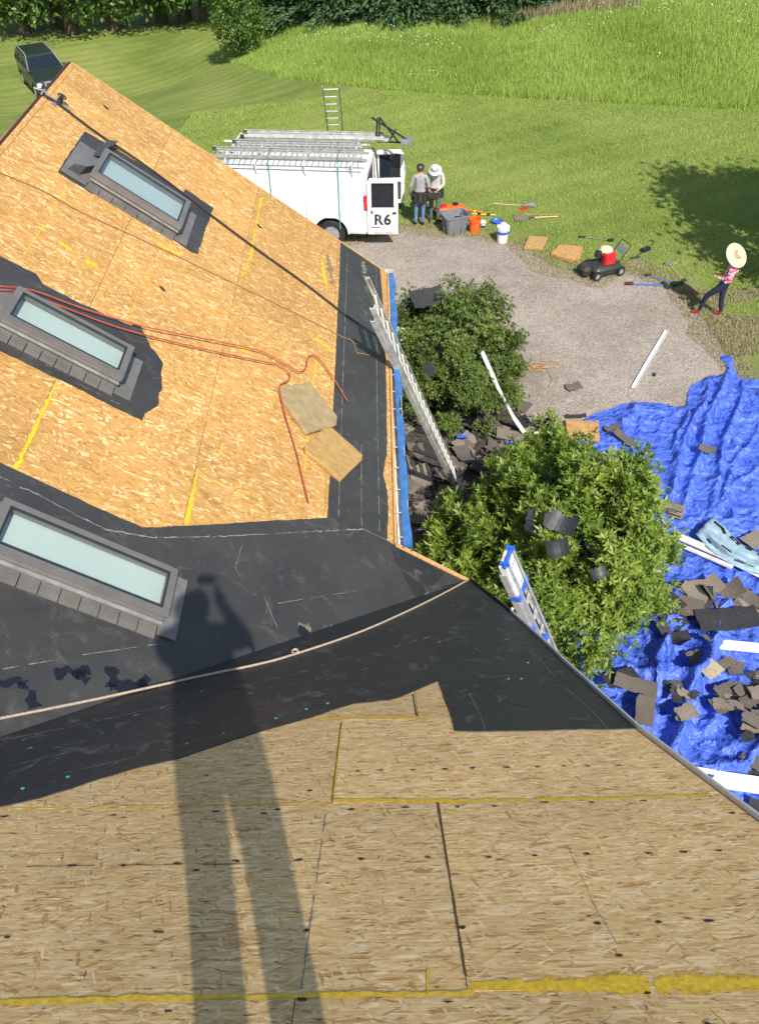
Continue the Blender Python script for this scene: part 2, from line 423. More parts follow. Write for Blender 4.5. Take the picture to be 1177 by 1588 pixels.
MT['shinglel'] = simple('light_brown_granules', (.21, .175, .135), .95, var=.4, scale=90, bump=.6)
MT['wrap'] = simple('silvery_blue_wrapper', (.36, .50, .58), .28, .15, .25, 6, bump=.5)
MT['wrapk'] = simple('black_print', (.02, .02, .02), .5)
MT['rust'] = simple('rusty_brown_spot', (.07, .04, .03), .8)
MT['gfly'] = simple('weed_paper', (.4, .33, .2), .9)
def tarpm():
    t = NT('blue_tarp'); v = t.coord(); n = t.noise(v, 2.2, 5, .6)
    b = t.ramp(n, [(.3, (.055, .115, .55)), (.7, (.09, .175, .70))])
    n2 = t.noise(v, 14, 8, .75, dist=.8); b = t.mix(t.ramp(n2, [(.6, 0), (.75, .28)]), b, (.25, .32, .65))
    t.col(b); t.set(Roughness=.42, Specular_IOR_Level=.5)
    vo = t.new('TexVoronoi'); vo.inputs['Scale'].default_value = 3.2; dn = t.new('TexNoise'); dn.inputs['Scale'].default_value = 2.5; dn.inputs['Detail'].default_value = 4; t.L(v, dn.inputs[0])
    va = t.new('VectorMath', operation='MULTIPLY_ADD'); t.L(dn.outputs['Color'], va.inputs[0]); va.inputs[1].default_value = (.7, .7, .7); t.L(v, va.inputs[2]); t.L(va.outputs[0], vo.inputs['Vector'])
    vo2 = t.new('TexVoronoi'); vo2.inputs['Scale'].default_value = 9; t.L(va.outputs[0], vo2.inputs['Vector'])
    m = t.math('ADD', t.math('MULTIPLY', vo.outputs['Distance'], 2.6), t.math('ADD', t.math('MULTIPLY', vo2.outputs['Distance'], .35), t.math('MULTIPLY', t.noise(v, 9, 7, .6, dist=1.5), .3))); w = t.new('TexWave'); w.inputs['Scale'].default_value = 70; w.inputs['Distortion'].default_value = .5; t.L(v, w.inputs[0])
    t.bump(t.math('ADD', m, t.math('MULTIPLY', w.outputs['Fac'], .01)), .9, .05); return t.m
MT['tarp'] = tarpm()
MT['mowk'] = simple('black_mower_deck', (.03, .035, .03), .4)
def gravelm():
    t = NT('gravel_drive'); v = t.coord()
    n = t.noise(v, .5, 5, .6); b = t.ramp(n, [(.3, (.24, .20, .165)), (.55, (.32, .272, .225)), (.75, (.38, .33, .28))])
    n2 = t.noise(v, 2.5, 8, .7, dist=.6); b = t.mix(t.ramp(n2, [(.5, 0), (.75, .6)]), b, (.42, .38, .32))
    vo = t.new('TexVoronoi'); vo.inputs['Scale'].default_value = 28; t.L(v, vo.inputs[0]); sp = t.new('SeparateColor'); t.L(vo.outputs['Color'], sp.inputs[0])
    b = t.mix(1.0, b, t.ramp(sp.outputs[0], [(0, .78), (.5, 1), (1, 1.22)]), 'MULTIPLY')
    n4 = t.noise(t.coord(loc=(9, 9, 9)), .8, 6, .7); b = t.mix(t.ramp(n4, [(.62, 0), (.72, .55)]), b, (.20, .20, .07))
    t.col(b); t.set(Roughness=.95, Specular_IOR_Level=.2)
    t.bump(t.math('ADD', vo.outputs['Distance'], t.noise(v, 60, 4)), .7, .02); return t.m
MT['gravel'] = gravelm()
def lawnm():
    t = NT('mown_lawn'); v = t.coord()
    n = t.noise(v, .22, 5, .6); b = t.ramp(n, [(.3, (.155, .225, .038)), (.5, (.24, .31, .064)), (.72, (.35, .385, .105))])
    st = t.new('TexWave'); st.inputs['Scale'].default_value = .28; st.inputs['Distortion'].default_value = 2.5; st.inputs['Detail'].default_value = 3; st.inputs['Detail Scale'].default_value = .6
    t.L(t.coord(rz=math.radians(62)), st.inputs[0]); b = t.mix(1.0, b, t.ramp(st.outputs['Fac'], [(.2, .92), (.8, 1.06)]), 'MULTIPLY')
    s = t.noise(t.coord(scale=(1, .45, 1)), 3.2, 6, .65); b = t.mix(t.ramp(s, [(.52, 0), (.72, .6)]), b, (.34, .31, .13))
    g = t.noise(t.coord(scale=(1, .5, 1)), 26, 5, .7); b = t.mix(1.0, b, t.ramp(g, [(.3, .6), (.7, 1.35)]), 'MULTIPLY')
    a = t.new('Attribute'); a.attribute_name = 'dry'; f = t.math('MULTIPLY', a.outputs['Fac'], t.ramp(t.noise(v, 3.5, 6, .7), [(.35, 0), (.6, 1)]))
    b = t.mix(f, b, (.33, .27, .17))
    t.col(b); t.set(Roughness=.9, Specular_IOR_Level=.2); t.bump(t.math('ADD', g, t.noise(v, 90, 3)), .9, .05); return t.m
MT['lawn'] = lawnm()
MT['mulch'] = simple('dark_mulch', (.05, .04, .032), .95, var=.6, scale=22, bump=1, dirt=(.13, .09, .06))
MT['leafM'] = leafmat('broad_glossy_leaf', [(0, (.055, .10, .012)), (.4, (.13, .20, .025)), (.8, (.25, .32, .045)), (1, (.42, .40, .08))], .5, .25)
MT['leafY'] = leafmat('fine_dark_leaf', [(0, (.03, .06, .010)), (.45, (.08, .13, .02)), (.85, (.16, .20, .035)), (1, (.20, .14, .05))], .5, .15)
MT['leafT'] = leafmat('tree_leaf', [(0, (.035, .08, .012)), (.5, (.085, .16, .025)), (1, (.18, .27, .05))], .5, .25)
MT['needle'] = leafmat('conifer_needle', [(0, (.03, .08, .025)), (.5, (.07, .14, .05)), (1, (.13, .21, .08))], .55, .1)
MT['blade'] = leafmat('lawn_blade', [(0, (.18, .26, .042)), (.5, (.29, .37, .078)), (.85, (.40, .45, .14)), (1, (.52, .48, .22))], .6, .2)
MT['meadow'] = leafmat('meadow_blade', [(0, (.16, .24, .04)), (.42, (.27, .37, .065)), (.78, (.38, .46, .12)), (1, (.54, .50, .25))], .6, .25)
MT['strawb'] = leafmat('straw_blade', [(0, (.25, .2, .11)), (.6, (.38, .32, .2)), (1, (.2, .22, .06))], .8, .1)
MT['bark'] = simple('bark', (.12, .09, .065), .95, var=.4, scale=12, bump=.8)
MT['flower'] = simple('white_flower', (.7, .7, .6), .8)
# ============================================================ THE HOUSE
house = empty('house', (0, 0, 0), label='house with its roof stripped to bare board and black underlayment, three skylights', cat='house')
def part(name, parent=house): return empty(name, parent=parent)
def plan2A(x, y): return (x / .8, y)
def plan2B(x, y): return (x, y / .8)
# roof deck outlines, in plan
RX = PA.W(50, 168).x; EX = .14; FARY = 11.3; STEPY = PA.W(620, 850).y
VY = lambda x: (ZB - ZA) / .75 + x                  # the valley
TIPX = .93
rakeB = [PB.W(*p) for p in [(1177, 1275), (985, 1130), (870, 1025), (850, 1005), (790, 950)]]
planA = [(RX, VY(RX)), (TIPX, VY(TIPX)), (TIPX, STEPY + .0), (EX, STEPY - .02), (EX + .04, FARY), (RX, FARY)]
s0 = rakeB[0]; top = (s0.x + .27 * (s0.y + 1.6), -1.6)
planB = [(-7.5, -1.6), top] + [(p.x, p.y) for p in rakeB] + [(TIPX, VY(TIPX)), (RX, VY(RX)), (-7.5, VY(RX))]
uvA = [plan2A(*p) for p in planA]; uvB = [plan2B(*p) for p in planB]
mroof = part('main_roof'); wroof = part('wing_roof')
plate(PA, uvA, -.16, -.02, 'roof_deck', MT['fascia'], mroof)
plate(PB, uvB, -.16, -.02, 'roof_deck', MT['joint2'], wroof)
k = 0
xb = [RX - .1, -3.2, -2.65, -1.6, -.52, .6, 1.6]
xs = [(-4.6 , -3.72), (-3.72, -2.655), (-2.655, -1.6), (-1.6, -.53), (-.53, .5), (.5, 1.6)]
for i, (a, b) in enumerate(xs):
    off = 0 if i % 2 else 1.22
    y0 = -1.6 + off
    while y0 < 12:
        c = clip_cell(uvA, a / .8 + .002, b / .8 - .002, y0 + .002, y0 + 2.436)
        if len(c) > 2 and abs(area2(c)) > .01:
            plate(PA, c, -.019, -.006 + random.uniform(0, .002), 'osb_sheet', MT['osb_new'], mroof, uvoff=(random.uniform(0, 50), random.uniform(0, 50)))
        y0 += 2.44
yb = [-1.6, -.24, .775, 1.785, 2.6, 3.6, 4.6, 5.8]
jx = [.9, -.3, .255, -.25, .21, -.8, .2]
for i in range(7):
    x0 = jx[i] - 2.44 * 4
    while x0 < 3:
        c = clip_cell(uvB, x0 + .0015, x0 + 2.4385, yb[i] / .8 + .0015, yb[i + 1] / .8 - .0015)
        if len(c) > 2 and abs(area2(c)) > .01:
            plate(PB, c, -.019, -.006 + random.uniform(0, .0025), 'osb_sheet', MT['osb_old'], wroof, uvoff=(random.uniform(0, 50), random.uniform(0, 50)))
        x0 += 2.44
def pxA(pts, h=0): return [PA.at(x, y, h) for x, y in pts]
def pxB(pts, h=0): return [PB.at(x, y, h) for x, y in pts]
# --- membranes on the main roof
vA = lambda x: plan2A(x, VY(x))
tipA = plan2A(TIPX + .012, STEPY + .015)
b1 = pxA([(0, 717), (78, 753), (150, 787), (222, 818), (300, 815), (400, 809), (508, 803)])
P1 = [plan2A(RX, b1[0][1] - .35)] + b1 + [PA.at(563, 820), plan2A(EX - .02, STEPY + .01), tipA, vA(TIPX + .012), vA(RX)]
plate(PA, ragged(P1, .07, .004, 1), -.004, .002, 'underlayment_sheet', MT['memA'], mroof)
b2 = pxA([(508, 803), (514, 700), (519, 590), (524, 480), (527, 420), (528, 376)])
P2 = b2 + [(plan2A(EX - .09, 0)[0], FARY + .012)] + pxA([(596, 500), (599, 600), (600, 700), (594, 735), (600, 760), (602, 790), (600, 838)]) + [PA.at(563, 820)]
P2[6] = PA.at(589, 417)
plate(PA, ragged(P2, .09, .003, 2), -.004, .004, 'underlayment_sheet', MT['memA'], mroof)
p3 = pxA([(132, 204), (169, 224), (230, 262), (285, 298), (288, 293), (331, 322.5), (326, 338), (317, 360), (307.5, 394), (297.6, 391), (260, 364.5), (210, 331), (160.6, 301.5), (144, 300), (118, 284), (91, 267), (108, 238)])
plate(PA, ragged(p3, .05, .008, 3), -.004, .002, 'underlayment_sheet', MT['memA'], mroof)
p4 = pxA([(-70, 362), (4, 399), (57, 425), (66, 440), (110, 463), (163, 488), (205, 506), (207, 502), (219, 506), (227.5, 524), (234, 539), (246, 552), (253, 563), (250, 580), (252, 599), (246, 618), (244, 630), (232, 637), (225, 641), (221, 652), (130, 606), (0, 543.6), (-70, 508)])
plate(PA, ragged(p4, .045, .010, 4), -.004, .002, 'underlayment_sheet', MT['memA'], mroof)
# second, overlapping sheet of the valley run
p5 = [vA(RX)] + pxA([(-40, 1046), (120, 1022), (250, 1000), (430, 965), (600, 935), (700, 895)]) + [tipA, vA(TIPX + .012)]
plate(PA, ragged(p5, .1, .003, 5), .002, .005, 'underlayment_sheet', MT['memA'], mroof)
p6 = pxA([(607, 846), (690, 889), (648, 932), (612, 868)])
plate(PA, p6, .005, .007, 'underlayment_patch', MT['memB'], mroof)
# --- membranes on the wing
low = pxB([(-60, 1263), (0, 1251), (60, 1238), (110, 1223), (153, 1208), (215, 1190), (278, 1176), (326, 1159), (388, 1139), (430, 1127), (469, 1116), (510, 1103), (548, 1091), (600, 1086), (619, 1081), (640, 1072), (680, 1055), (690, 1087), (696, 1100), (701, 1114), (705, 1133)])
lft = [plan2B(-7.5, low[0][1] * .8 - .8), ]
rk = [(p.x + .012, p.y / .8) for p in rakeB[1:]]
PB1 = [plan2B(-4.3, .40)] + low + [PB.at(760, 1134), PB.at(986, 1130)] + rk[1:] + [plan2B(TIPX + .012, VY(TIPX)), plan2B(RX, VY(RX))]
plate(PB, ragged(PB1, .06, .005, 6), -.004, .002, 'underlayment_sheet', MT['memB'], wroof)
pb2 = pxB([(-60, 1160), (100, 1130), (300, 1085), (470, 1042), (600, 1000), (720, 948), (775, 940)]) + [plan2B(TIPX + .012, VY(TIPX)), plan2B(RX, VY(RX))]
plate(PB, ragged(pb2, .1, .004, 8), .002, .004, 'underlayment_sheet', MT['memB'], wroof)
# --- painted / chalked lines, ragged
def stripe_uv(o, N):
    me = o.data; u = me.uv_layers.new(name='UVMap')
    for lo in me.loops: u.data[lo.index].uv = ((lo.vertex_index // 2) * .02, lo.vertex_index % 2)
    return o
def stripe(pl, px, w, mat, parent, name='marking_line', h=.003, amp=.4, seed=0, dash=None, broken=0):
    if h < .004 and mat in (MT['yellow'], MT['yellowf'], MT['joint'], MT['bluechalk']): h = -.0028
    pts = [Vector(pl.at(x, y)) for x, y in px]; seg = []
    for a, b in zip(pts, pts[1:]):
        n = max(1, int((b - a).length / .02))
        for j in range(n): seg.append(a + (b - a) * j / n)
    seg.append(pts[-1])
    ws = w if isinstance(w, (list, tuple)) else [w, w]
    b = MB(); vs = []; fs = []; N = len(seg)
    for i, p in enumerate(seg):
        d = (seg[min(i + 1, N - 1)] - seg[max(i - 1, 0)]).normalized(); nr = Vector((-d.y, d.x)); f = i / max(1, N - 1) * (len(ws) - 1); j = min(len(ws) - 2, int(f))
        ww = (ws[j] + (ws[j + 1] - ws[j]) * (f - j)) * 1.6
        n1 = mn.noise(Vector((i * .37, seed, 0))); n2 = mn.noise(Vector((i * .37, seed, 9))); nb = mn.noise(Vector((i * .16, seed + 3, 4)))
        k1 = max(.05, 1 + amp * 2 * n1 + (-1.2 if nb < broken - .5 else 0)); k2 = max(.05, 1 + amp * 2 * n2 + (-1.2 if nb < broken - .5 else 0))
        vs += [pl.P(*(p + nr * ww / 2 * k1), h), pl.P(*(p - nr * ww / 2 * k2), h)]
    for i in range(N - 1): fs.append((2 * i, 2 * i + 2, 2 * i + 3, 2 * i + 1))
    b.add(vs, fs); return stripe_uv(b.build(name, mat, parent, recalc=False), N)
Yl = MT['yellow']
stripe(PA, [(90, 590), (25, 727)], [.015, .03, .03], Yl, mroof, seed=1)
stripe(PA, [(307, 730), (290, 812)], [.012, .035, .045], Yl, mroof, seed=2)
stripe(PA, [(234, 411), (201, 493)], .012, MT['yellowf'], mroof, seed=3, broken=.15)
stripe(PA, [(109, 285), (37, 398)], .014, MT['yellowf'], mroof, seed=4, broken=.15)
stripe(PA, [(406, 305), (389, 397), (372, 440)], .05, MT['yellowf'], mroof, seed=5, broken=.15, amp=.9)
stripe(PA, [(492, 556), (485, 600)], .03, MT['yellowf'], mroof, seed=5, broken=.15, amp=.9)
stripe(PA, [(400, 770), (312, 738)], .02, MT['yellowf'], mroof, seed=25, broken=.15, amp=.8)
stripe(PA, [(480, 670), (472, 730)], .04, MT['yellowf'], mroof, seed=6, broken=.15, amp=.9)
for i, (a, b, w) in enumerate([((95, 377), (112, 387), .06), ((133, 404), (152, 411), .07), ((246, 378), (282, 396), .05), ((487, 524), (518, 545), .07), ((374, 541), (384, 545), .05), ((500, 405), (505, 440), .05), ((345, 690), (342, 705), .02)]):
    stripe(PA, [a, b], w, Yl, mroof, name='spray_mark', seed=10 + i, amp=.6)
stripe(PB, [(-30, 1554), (200, 1547), (700, 1539), (735, 1537)], [.022, .026, .024, .02], Yl, wroof, seed=7, amp=.3)
stripe(PB, [(728, 1526), (800, 1527), (980, 1525), (1200, 1522)], [.03, .06, .072, .075, .07], Yl, wroof, h=.0025, seed=8, amp=.18)
stripe(PB, [(-30, 1254), (515, 1244)], .010, Yl, wroof, seed=9, amp=.7)
stripe(PB, [(515, 1240), (700, 1241), (940, 1237), (1102, 1231)], [.034, .03, .022, .016], Yl, wroof, seed=10, amp=.3)
stripe(PB, [(469, 1116), (540, 1112), (665, 1110)], [.012, .03, .02], Yl, wroof, seed=11, amp=.7, broken=.2)
stripe(PB, [(530, 1120), (515, 1240)], .014, Yl, wroof, seed=12, amp=.7, broken=.25)
stripe(PB, [(664, 1502), (662, 1540)], .008, Yl, wroof, seed=13)
# open joints between boards show as dark lines
stripe(PB, [(678, 1243), (700, 1375), (722, 1512)], .007, MT['joint'], wroof, name='open_joint', h=.0015, amp=.2, seed=14)
stripe(PB, [(529, 1120), (514, 1244)], .005, MT['joint'], wroof, name='open_joint', h=.0015, amp=.2, seed=15)
stripe(PB, [(640, 1076), (646, 1110)], .009, MT['joint'], wroof, name='open_joint', h=.0015, amp=.2, seed=16)
stripe(PB, [(505, 1262), (490, 1370), (467, 1532)], .008, MT['bluechalk'], wroof, name='chalk_line', h=.0015, amp=.5, seed=17, broken=.25)
stripe(PB, [(880, 1310), (920, 1400), (985, 1510)], .004, MT['bluechalk'], wroof, name='chalk_line', h=.0015, amp=.6, seed=18, broken=.35)
stripe(PB, [(0, 1343), (400, 1338)], .004, MT['joint'], wroof, name='chalk_line', h=.0015, amp=.6, seed=19, broken=.45)
# lap lines on the underlayment
C_ = MT['chalk']
stripe(PA, [(-20, 731), (60, 768), (120, 800), (165, 822), (235, 834), (330, 833), (440, 827), (563, 821)], .014, C_, mroof, name='lap_line', h=.0055, amp=.8, seed=20, broken=.25)
stripe(PA, [(563, 821), (625, 850), (700, 888)], .010, C_, mroof, name='lap_line', h=.0055, amp=.4, seed=21)
stripe(PA, [(539, 380), (531, 600), (524.5, 802)], .009, C_, mroof, name='lap_line', h=.0055, amp=.6, seed=22, broken=.2)
stripe(PA, [(583.4, 415), (584, 600), (588, 825)], .008, C_, mroof, name='lap_line', h=.0055, amp=.6, seed=23, broken=.25)
stripe(PA, [(560, 690), (560, 815)], .012, MT['dust'], mroof, name='lap_line', h=.0055, amp=.8, seed=24, broken=.3)
stripe(PA, [(5, 1038), (30, 1034)], .008, C_, mroof, name='lap_line', h=.006, seed=26)
stripe(PA, [(45, 1031), (85, 1024)], .008, C_, mroof, name='lap_line', h=.006, seed=27)
stripe(PA, [(128, 1016), (255, 998)], .009, C_, mroof, name='lap_line', h=.0065, seed=28, broken=.2)
stripe(PA, [(430, 936), (500, 925), (560, 915)], .010, MT['dust'], mroof, name='lap_line', h=.0055, amp=.8, seed=29, broken=.3)
stripe(PA, [(410, 928), (430, 975)], .006, C_, mroof, name='lap_line', h=.0065, amp=.6, seed=30)
stripe(PA, [(380, 830), (365, 880), (372, 895)], .008, MT['dust'], mroof, name='scuff', h=.0055, amp=.9, seed=31, broken=.3)
stripe(PA, [(50, 555), (110, 585)], .012, C_, mroof, name='lap_line', h=.0055, amp=.9, seed=32, broken=.3)
stripe(PA, [(110, 590), (190, 630)], .014, C_, mroof, name='lap_line', h=.0055, amp=.9, seed=33, broken=.25)
stripe(PA, [(112, 269), (137, 283)], .02, C_, mroof, name='lap_line', h=.0055, seed=34)
stripe(PA, [(176, 308), (188, 316)], .02, C_, mroof, name='lap_line', h=.0055, seed=35)
stripe(PA, [(190, 320), (250, 357)], .012, C_, mroof, name='lap_line', h=.0055, seed=36, broken=.4)
stripe(PA, [(508, 395), (516, 440)], [.05, .09, .05], MT['dust'], mroof, name='scuff', h=.0055, amp=.8, seed=37)
stripe(PA, [(563, 405), (566, 432)], [.06, .12, .06], MT['dust'], mroof, name='scuff', h=.0055, amp=.8, seed=38)
for i, (a, b, w, m) in enumerate([((85, 1047), (140, 1040), .055, 'wet'), ((115, 1040), (138, 1056), .05, 'wet'), ((0, 1060), (35, 1056), .04, 'wet'), ((38, 1056), (55, 1098), .05, 'wet'), ((172, 1034), (176, 1066), .05, 'wet'), ((170, 1067), (228, 1062), .06, 'wet'), ((215, 1066), (230, 1050), .05, 'wet'), ((390, 997), (393, 1022), .035, 'wet'), ((462, 975), (480, 985), .06, 'wet'), ((540, 962), (545, 970), .04, 'wet'),
        ((462, 968), (482, 978), .09, 'dust'), ((512, 970), (540, 988), .04, 'dust'), ((655, 895), (663, 930), .03, 'dust'), ((650, 920), (664, 922), .09, 'dust')]):
    stripe(PA, [a, b], w, MT[m], mroof, name='tar_smear' if m == 'wet' else 'scuff', h=.006 if m == 'wet' else .0056, amp=.8, seed=50 + i)
stripe(PB, [(-10, 1195), (150, 1158), (300, 1118), (420, 1090), (560, 1060)], .006, MT['dust'], wroof, name='lap_line', h=.005, amp=.9, seed=70, broken=.35)
stripe(PB, [(100, 1200), (250, 1165), (350, 1140)], .006, MT['dust'], wroof, name='lap_line', h=.003, amp=.9, seed=71, broken=.35)
stripe(PB, [(820, 1005), (860, 1050)], .004, C_, wroof, name='lap_line', h=.003, amp=.6, seed=72)
stripe(PB, [(878, 1068), (920, 1105), (942, 1130)], .005, C_, wroof, name='lap_line', h=.003, amp=.6, seed=73)
stripe(PB, [(727, 1075), (745, 1110), (752, 1132)], .005, C_, wroof, name='lap_line', h=.003, amp=.6, seed=74)
stripe(PB, [(640, 945), (672, 960)], .006, C_, wroof, name='lap_line', h=.005, amp=.6, seed=75)
for i, p in enumerate([(612, 1004), (640, 996), (656, 992), (780, 994), (490, 1055), (560, 1040), (207, 1112), (382, 1078), (34, 1150), (42, 1163), (300, 1040), (310, 1075), (600, 980), (675, 998), (720, 975), (840, 1030), (250, 1100)]):
    stripe(PB, [p, (p[0] + 9, p[1] - 3)], .018, MT['chalk'], wroof, name='paper_scrap', h=.0055, amp=.9, seed=90 + i)
for i, p in enumerate([(428, 1114), (475, 1100), (508, 1091), (347, 1138), (290, 1154), (106, 1205), (36, 1223), (818, 1028), (788, 1053), (808, 1053)]):
    q = PB.at(*p); b = MB(); b.lathe([(.011, 0), (.011, .003), (.004, .005)], PB.P(*q, .002), 10, Matrix((PB.ex, PB.ey, PB.n)).transposed())
    b.build('plastic_cap_nail', MT['teal'], wroof)
# nail holes in the old boards
nb = MB(); nails = [(112, 1341), (192, 1341), (275, 1338), (305, 1348), (367, 1334), (463, 1333), (560, 1331), (662, 1328), (759, 1328), (829, 1326), (909, 1323), (1004, 1322), (1060, 1320), (1115, 1318), (12, 1452), (245, 1444), (475, 1441), (715, 1437), (927, 1430), (1020, 1429), (1098, 1427), (960, 1481), (8, 1265), (175, 1263), (335, 1257), (430, 1254), (545, 1254), (629, 1251), (709, 1250), (766, 1249), (845, 1243), (918, 1243), (1000, 1241), (1135, 1260), (640, 1193), (690, 1192), (732, 1190), (785, 1189), (833, 1188), (874, 1187), (911, 1187), (960, 1186), (320, 1201), (555, 1195), (590, 1193), (260, 1566), (465, 1548), (1095, 1586), (695, 1552), (1005, 1538), (480, 1225), (410, 1260)]
for i, p in enumerate(nails):
    q = PB.at(*p); rr = random.Random(i); n = 9
    for sx, hh, m in ((1, -.0026, 0),):
        ring = [PB.P(q[0] + rr.uniform(.3, 1.35) * .02 * math.cos(2 * math.pi * j / n), q[1] + rr.uniform(.3, 1.3) * .009 * math.sin(2 * math.pi * j / n), hh) for j in range(n)]
        nb.add(ring, [tuple(range(n))])
o = nb.build('nail_holes', MT['nail'], wroof, recalc=False, kind='stuff')
nb = MB()
for i in range(420):
    x = random.uniform(-2.4, 1.8); y = random.uniform(.4, 2.9); rr = random.uniform(.002, .006)
    if not inpoly(x, y, planB): continue
    a = random.uniform(-.5, .5) + (1.5 if random.random() < .15 else 0); ln = random.uniform(1, 6); u, v = x, y / .8
    d = Vector((math.cos(a), math.sin(a))) * rr * ln; w = Vector((-d.y, d.x)).normalized() * rr * .5
    q = Vector((u, v)); nb.add([PB.P(*(q - d), -.0027), PB.P(*(q + w), -.0027), PB.P(*(q + d), -.0027), PB.P(*(q - w * .7), -.0027)], [(0, 1, 2, 3)])
nb.build('splinter_marks', MT['rust'], wroof, recalc=False, kind='stuff')
# --- ridge of the main roof: open vent gap with the far sheathing standing proud
rz = ZA - .75 * RX
b = MB()
far = [(RX - .05, FARY, rz + .0), (RX - .05, -1.5, rz)]
plate(Plane((2 * RX - .0, 0, ZA), (-.8, 0, -.6), (0, 1, 0), (-.6, 0, .8)), [(RX / .8 + .07, .8), (RX / .8 + .07, FARY), (RX / .8 + 4.6, FARY), (RX / .8 + 4.6, .8)], -.03, -.006, 'roof_back', MT['osb_new'], mroof)
MB().bar((RX - .022, 1.0, rz - .01), (RX - .022, FARY - .02, rz - .01), .035, .03).build('ridge_gap', MT['dkred'], mroof)
plate(Plane((0, -3.2, ZB), (1, 0, 0), (0, -.8, -.6), (0, -.6, .8)), [(-7.5, -2.0), (2.8, -2.0), (2.8, 4), (-7.5, 4)], -.03, -.006, 'roof_back', MT['osb_old'], wroof)
# --- rake and eave edges
b = MB(); b.bar((RX, FARY + .012, rz - .05), (EX + .04, FARY + .012, ZA - .75 * (EX + .04) - .05), .02, .14, up=(0, 1, 0)); b.build('rake_board', MT['fascia'], mroof)
ez = ZA - .75 * EX
fb = MB(); fb.bar((EX + .02, STEPY + .02, ez - .10), (EX + .06, FARY, ez - .12), .028, .17); fb.build('fascia_board', MT['fascia'], mroof, bevel=.003)
# bare strip of deck edge with torn bits
P9 = pxA([(590, 418), (594, 421), (601, 600), (603, 700), (606, 838), (600, 838), (602, 790), (600, 760), (594, 735), (600, 700), (599, 600), (596, 500)])
plate(PA, ragged(P9, .05, .006, 12), -.003, .0045, 'bare_deck_strip', MT['osb_new'], mroof, uvoff=(3, 8))
edge_pts = [Vector((top[0] + .01, top[1], ZB - .75 * top[1] + .004))] + [Vector((p.x + .014, p.y, p.z + .004)) for p in rakeB] + [Vector((TIPX + .02, VY(TIPX), ZB - .75 * VY(TIPX) + .01))]
b = MB()
for a, c in zip(edge_pts[:-2], edge_pts[1:-1]): b.bar(a, c, .014, .05)
b.build('drip_edge', MT['edge'], wroof)
b = MB(); b.bar(edge_pts[-2], edge_pts[-1], .012, .05); b.build('rake_trim', MT['memB'], wroof)
b = MB(); b.bar((TIPX + .01, VY(TIPX) - .01, ZA - .75 * TIPX), (EX + .02, STEPY + .01, ez), .012, .05, up=(0, 1, 0)); b.build('eave_trim', MT['fascia'], mroof)
# --- gutter
gut = empty('gutter', parent=house)
gy0, gy1 = STEPY + .0, FARY + .05
def gx(y): return EX + .045 - .03 * (y - gy0) / (gy1 - gy0)
def trough(y0, y1, w, h, t, z, mat, name, par, inner=None):
    b = MB(); prof = [(0, 0), (0, -h), (w, -h), (w, 0), (w - t, 0), (w - t, -h + t), (t, -h + t), (t, 0)]
    b.loft([[Vector((gx(y) + a, y, z + c)) for a, c in prof] for y in (y0, y1)]); return b.build(name, mat, par)
trough(gy0 + .02, gy1, .125, .10, .004, ez - .035, MT['whited'], 'trough', gut)
for i in range(16):
    y = gy0 + .15 + i * .36; MB().bar((gx(y) + .002, y, ez - .04), (gx(y) + .12, y, ez - .04), .012, .006).build('hanger', MT['edge'], gut)
MB().box((gx(gy1) + .06, gy1 + .008, ez - .07), (.135, .006, .11)).build('end_cap', MT['edge'], gut)
# --- walls
b = MB()
def wallslats(b, p0, p1, z0, z1, step=.15):
    p0, p1 = Vector(p0), Vector(p1); d = (p1 - p0).normalized(); nrm = Vector((d.y, -d.x, 0)); z = z0
    while z < z1:
        h = min(step, z1 - z); b.add([p0 + nrm * .02 + Vector((0, 0, z)), p1 + nrm * .02 + Vector((0, 0, z)), p1 + nrm * .004 + Vector((0, 0, z + h)), p0 + nrm * .004 + Vector((0, 0, z + h))], [(0, 1, 2, 3)])
        b.add([p0 + Vector((0, 0, z)), p1 + Vector((0, 0, z)), p1 + nrm * .02 + Vector((0, 0, z)), p0 + nrm * .02 + Vector((0, 0, z))], [(0, 1, 2, 3)]); z += step
wallslats(b, (-.2, 5.2, 0), (-.2, 11.0, 0), 0, 4.32); wallslats(b, (-.2, 11.0, 0), (-7.5, 11.0, 0), 0, 4.3)
wallslats(b, (.6, -3, 0), (.6, 5.2, 0), 0, 3.7); wallslats(b, (.6, 5.2, 0), (-.2, 5.2, 0), 0, 3.7)
b.build('wall', MT['siding'], house, recalc=False)
b = MB()
for s in (-1,):
    b.prism([(RX, 10.99, rz - .25), (-.2, 10.99, ZA + .1 - .16), (-.2, 10.99, 0), (2 * RX + .2, 10.99, 0), (2 * RX + .2, 10.99, ZA + .1 - .16)], [(RX, 10.8, rz - .25), (-.2, 10.8, ZA + .1 - .16), (-.2, 10.8, 0), (2 * RX + .2, 10.8, 0), (2 * RX + .2, 10.8, ZA + .1 - .16)])
b.build('gable_wall', MT['siding'], house)
b = MB(); b.box((-.6, 1, 1.8), (2.2, 8, 3.6)); b.build('wing_core', MT['siding'], house)

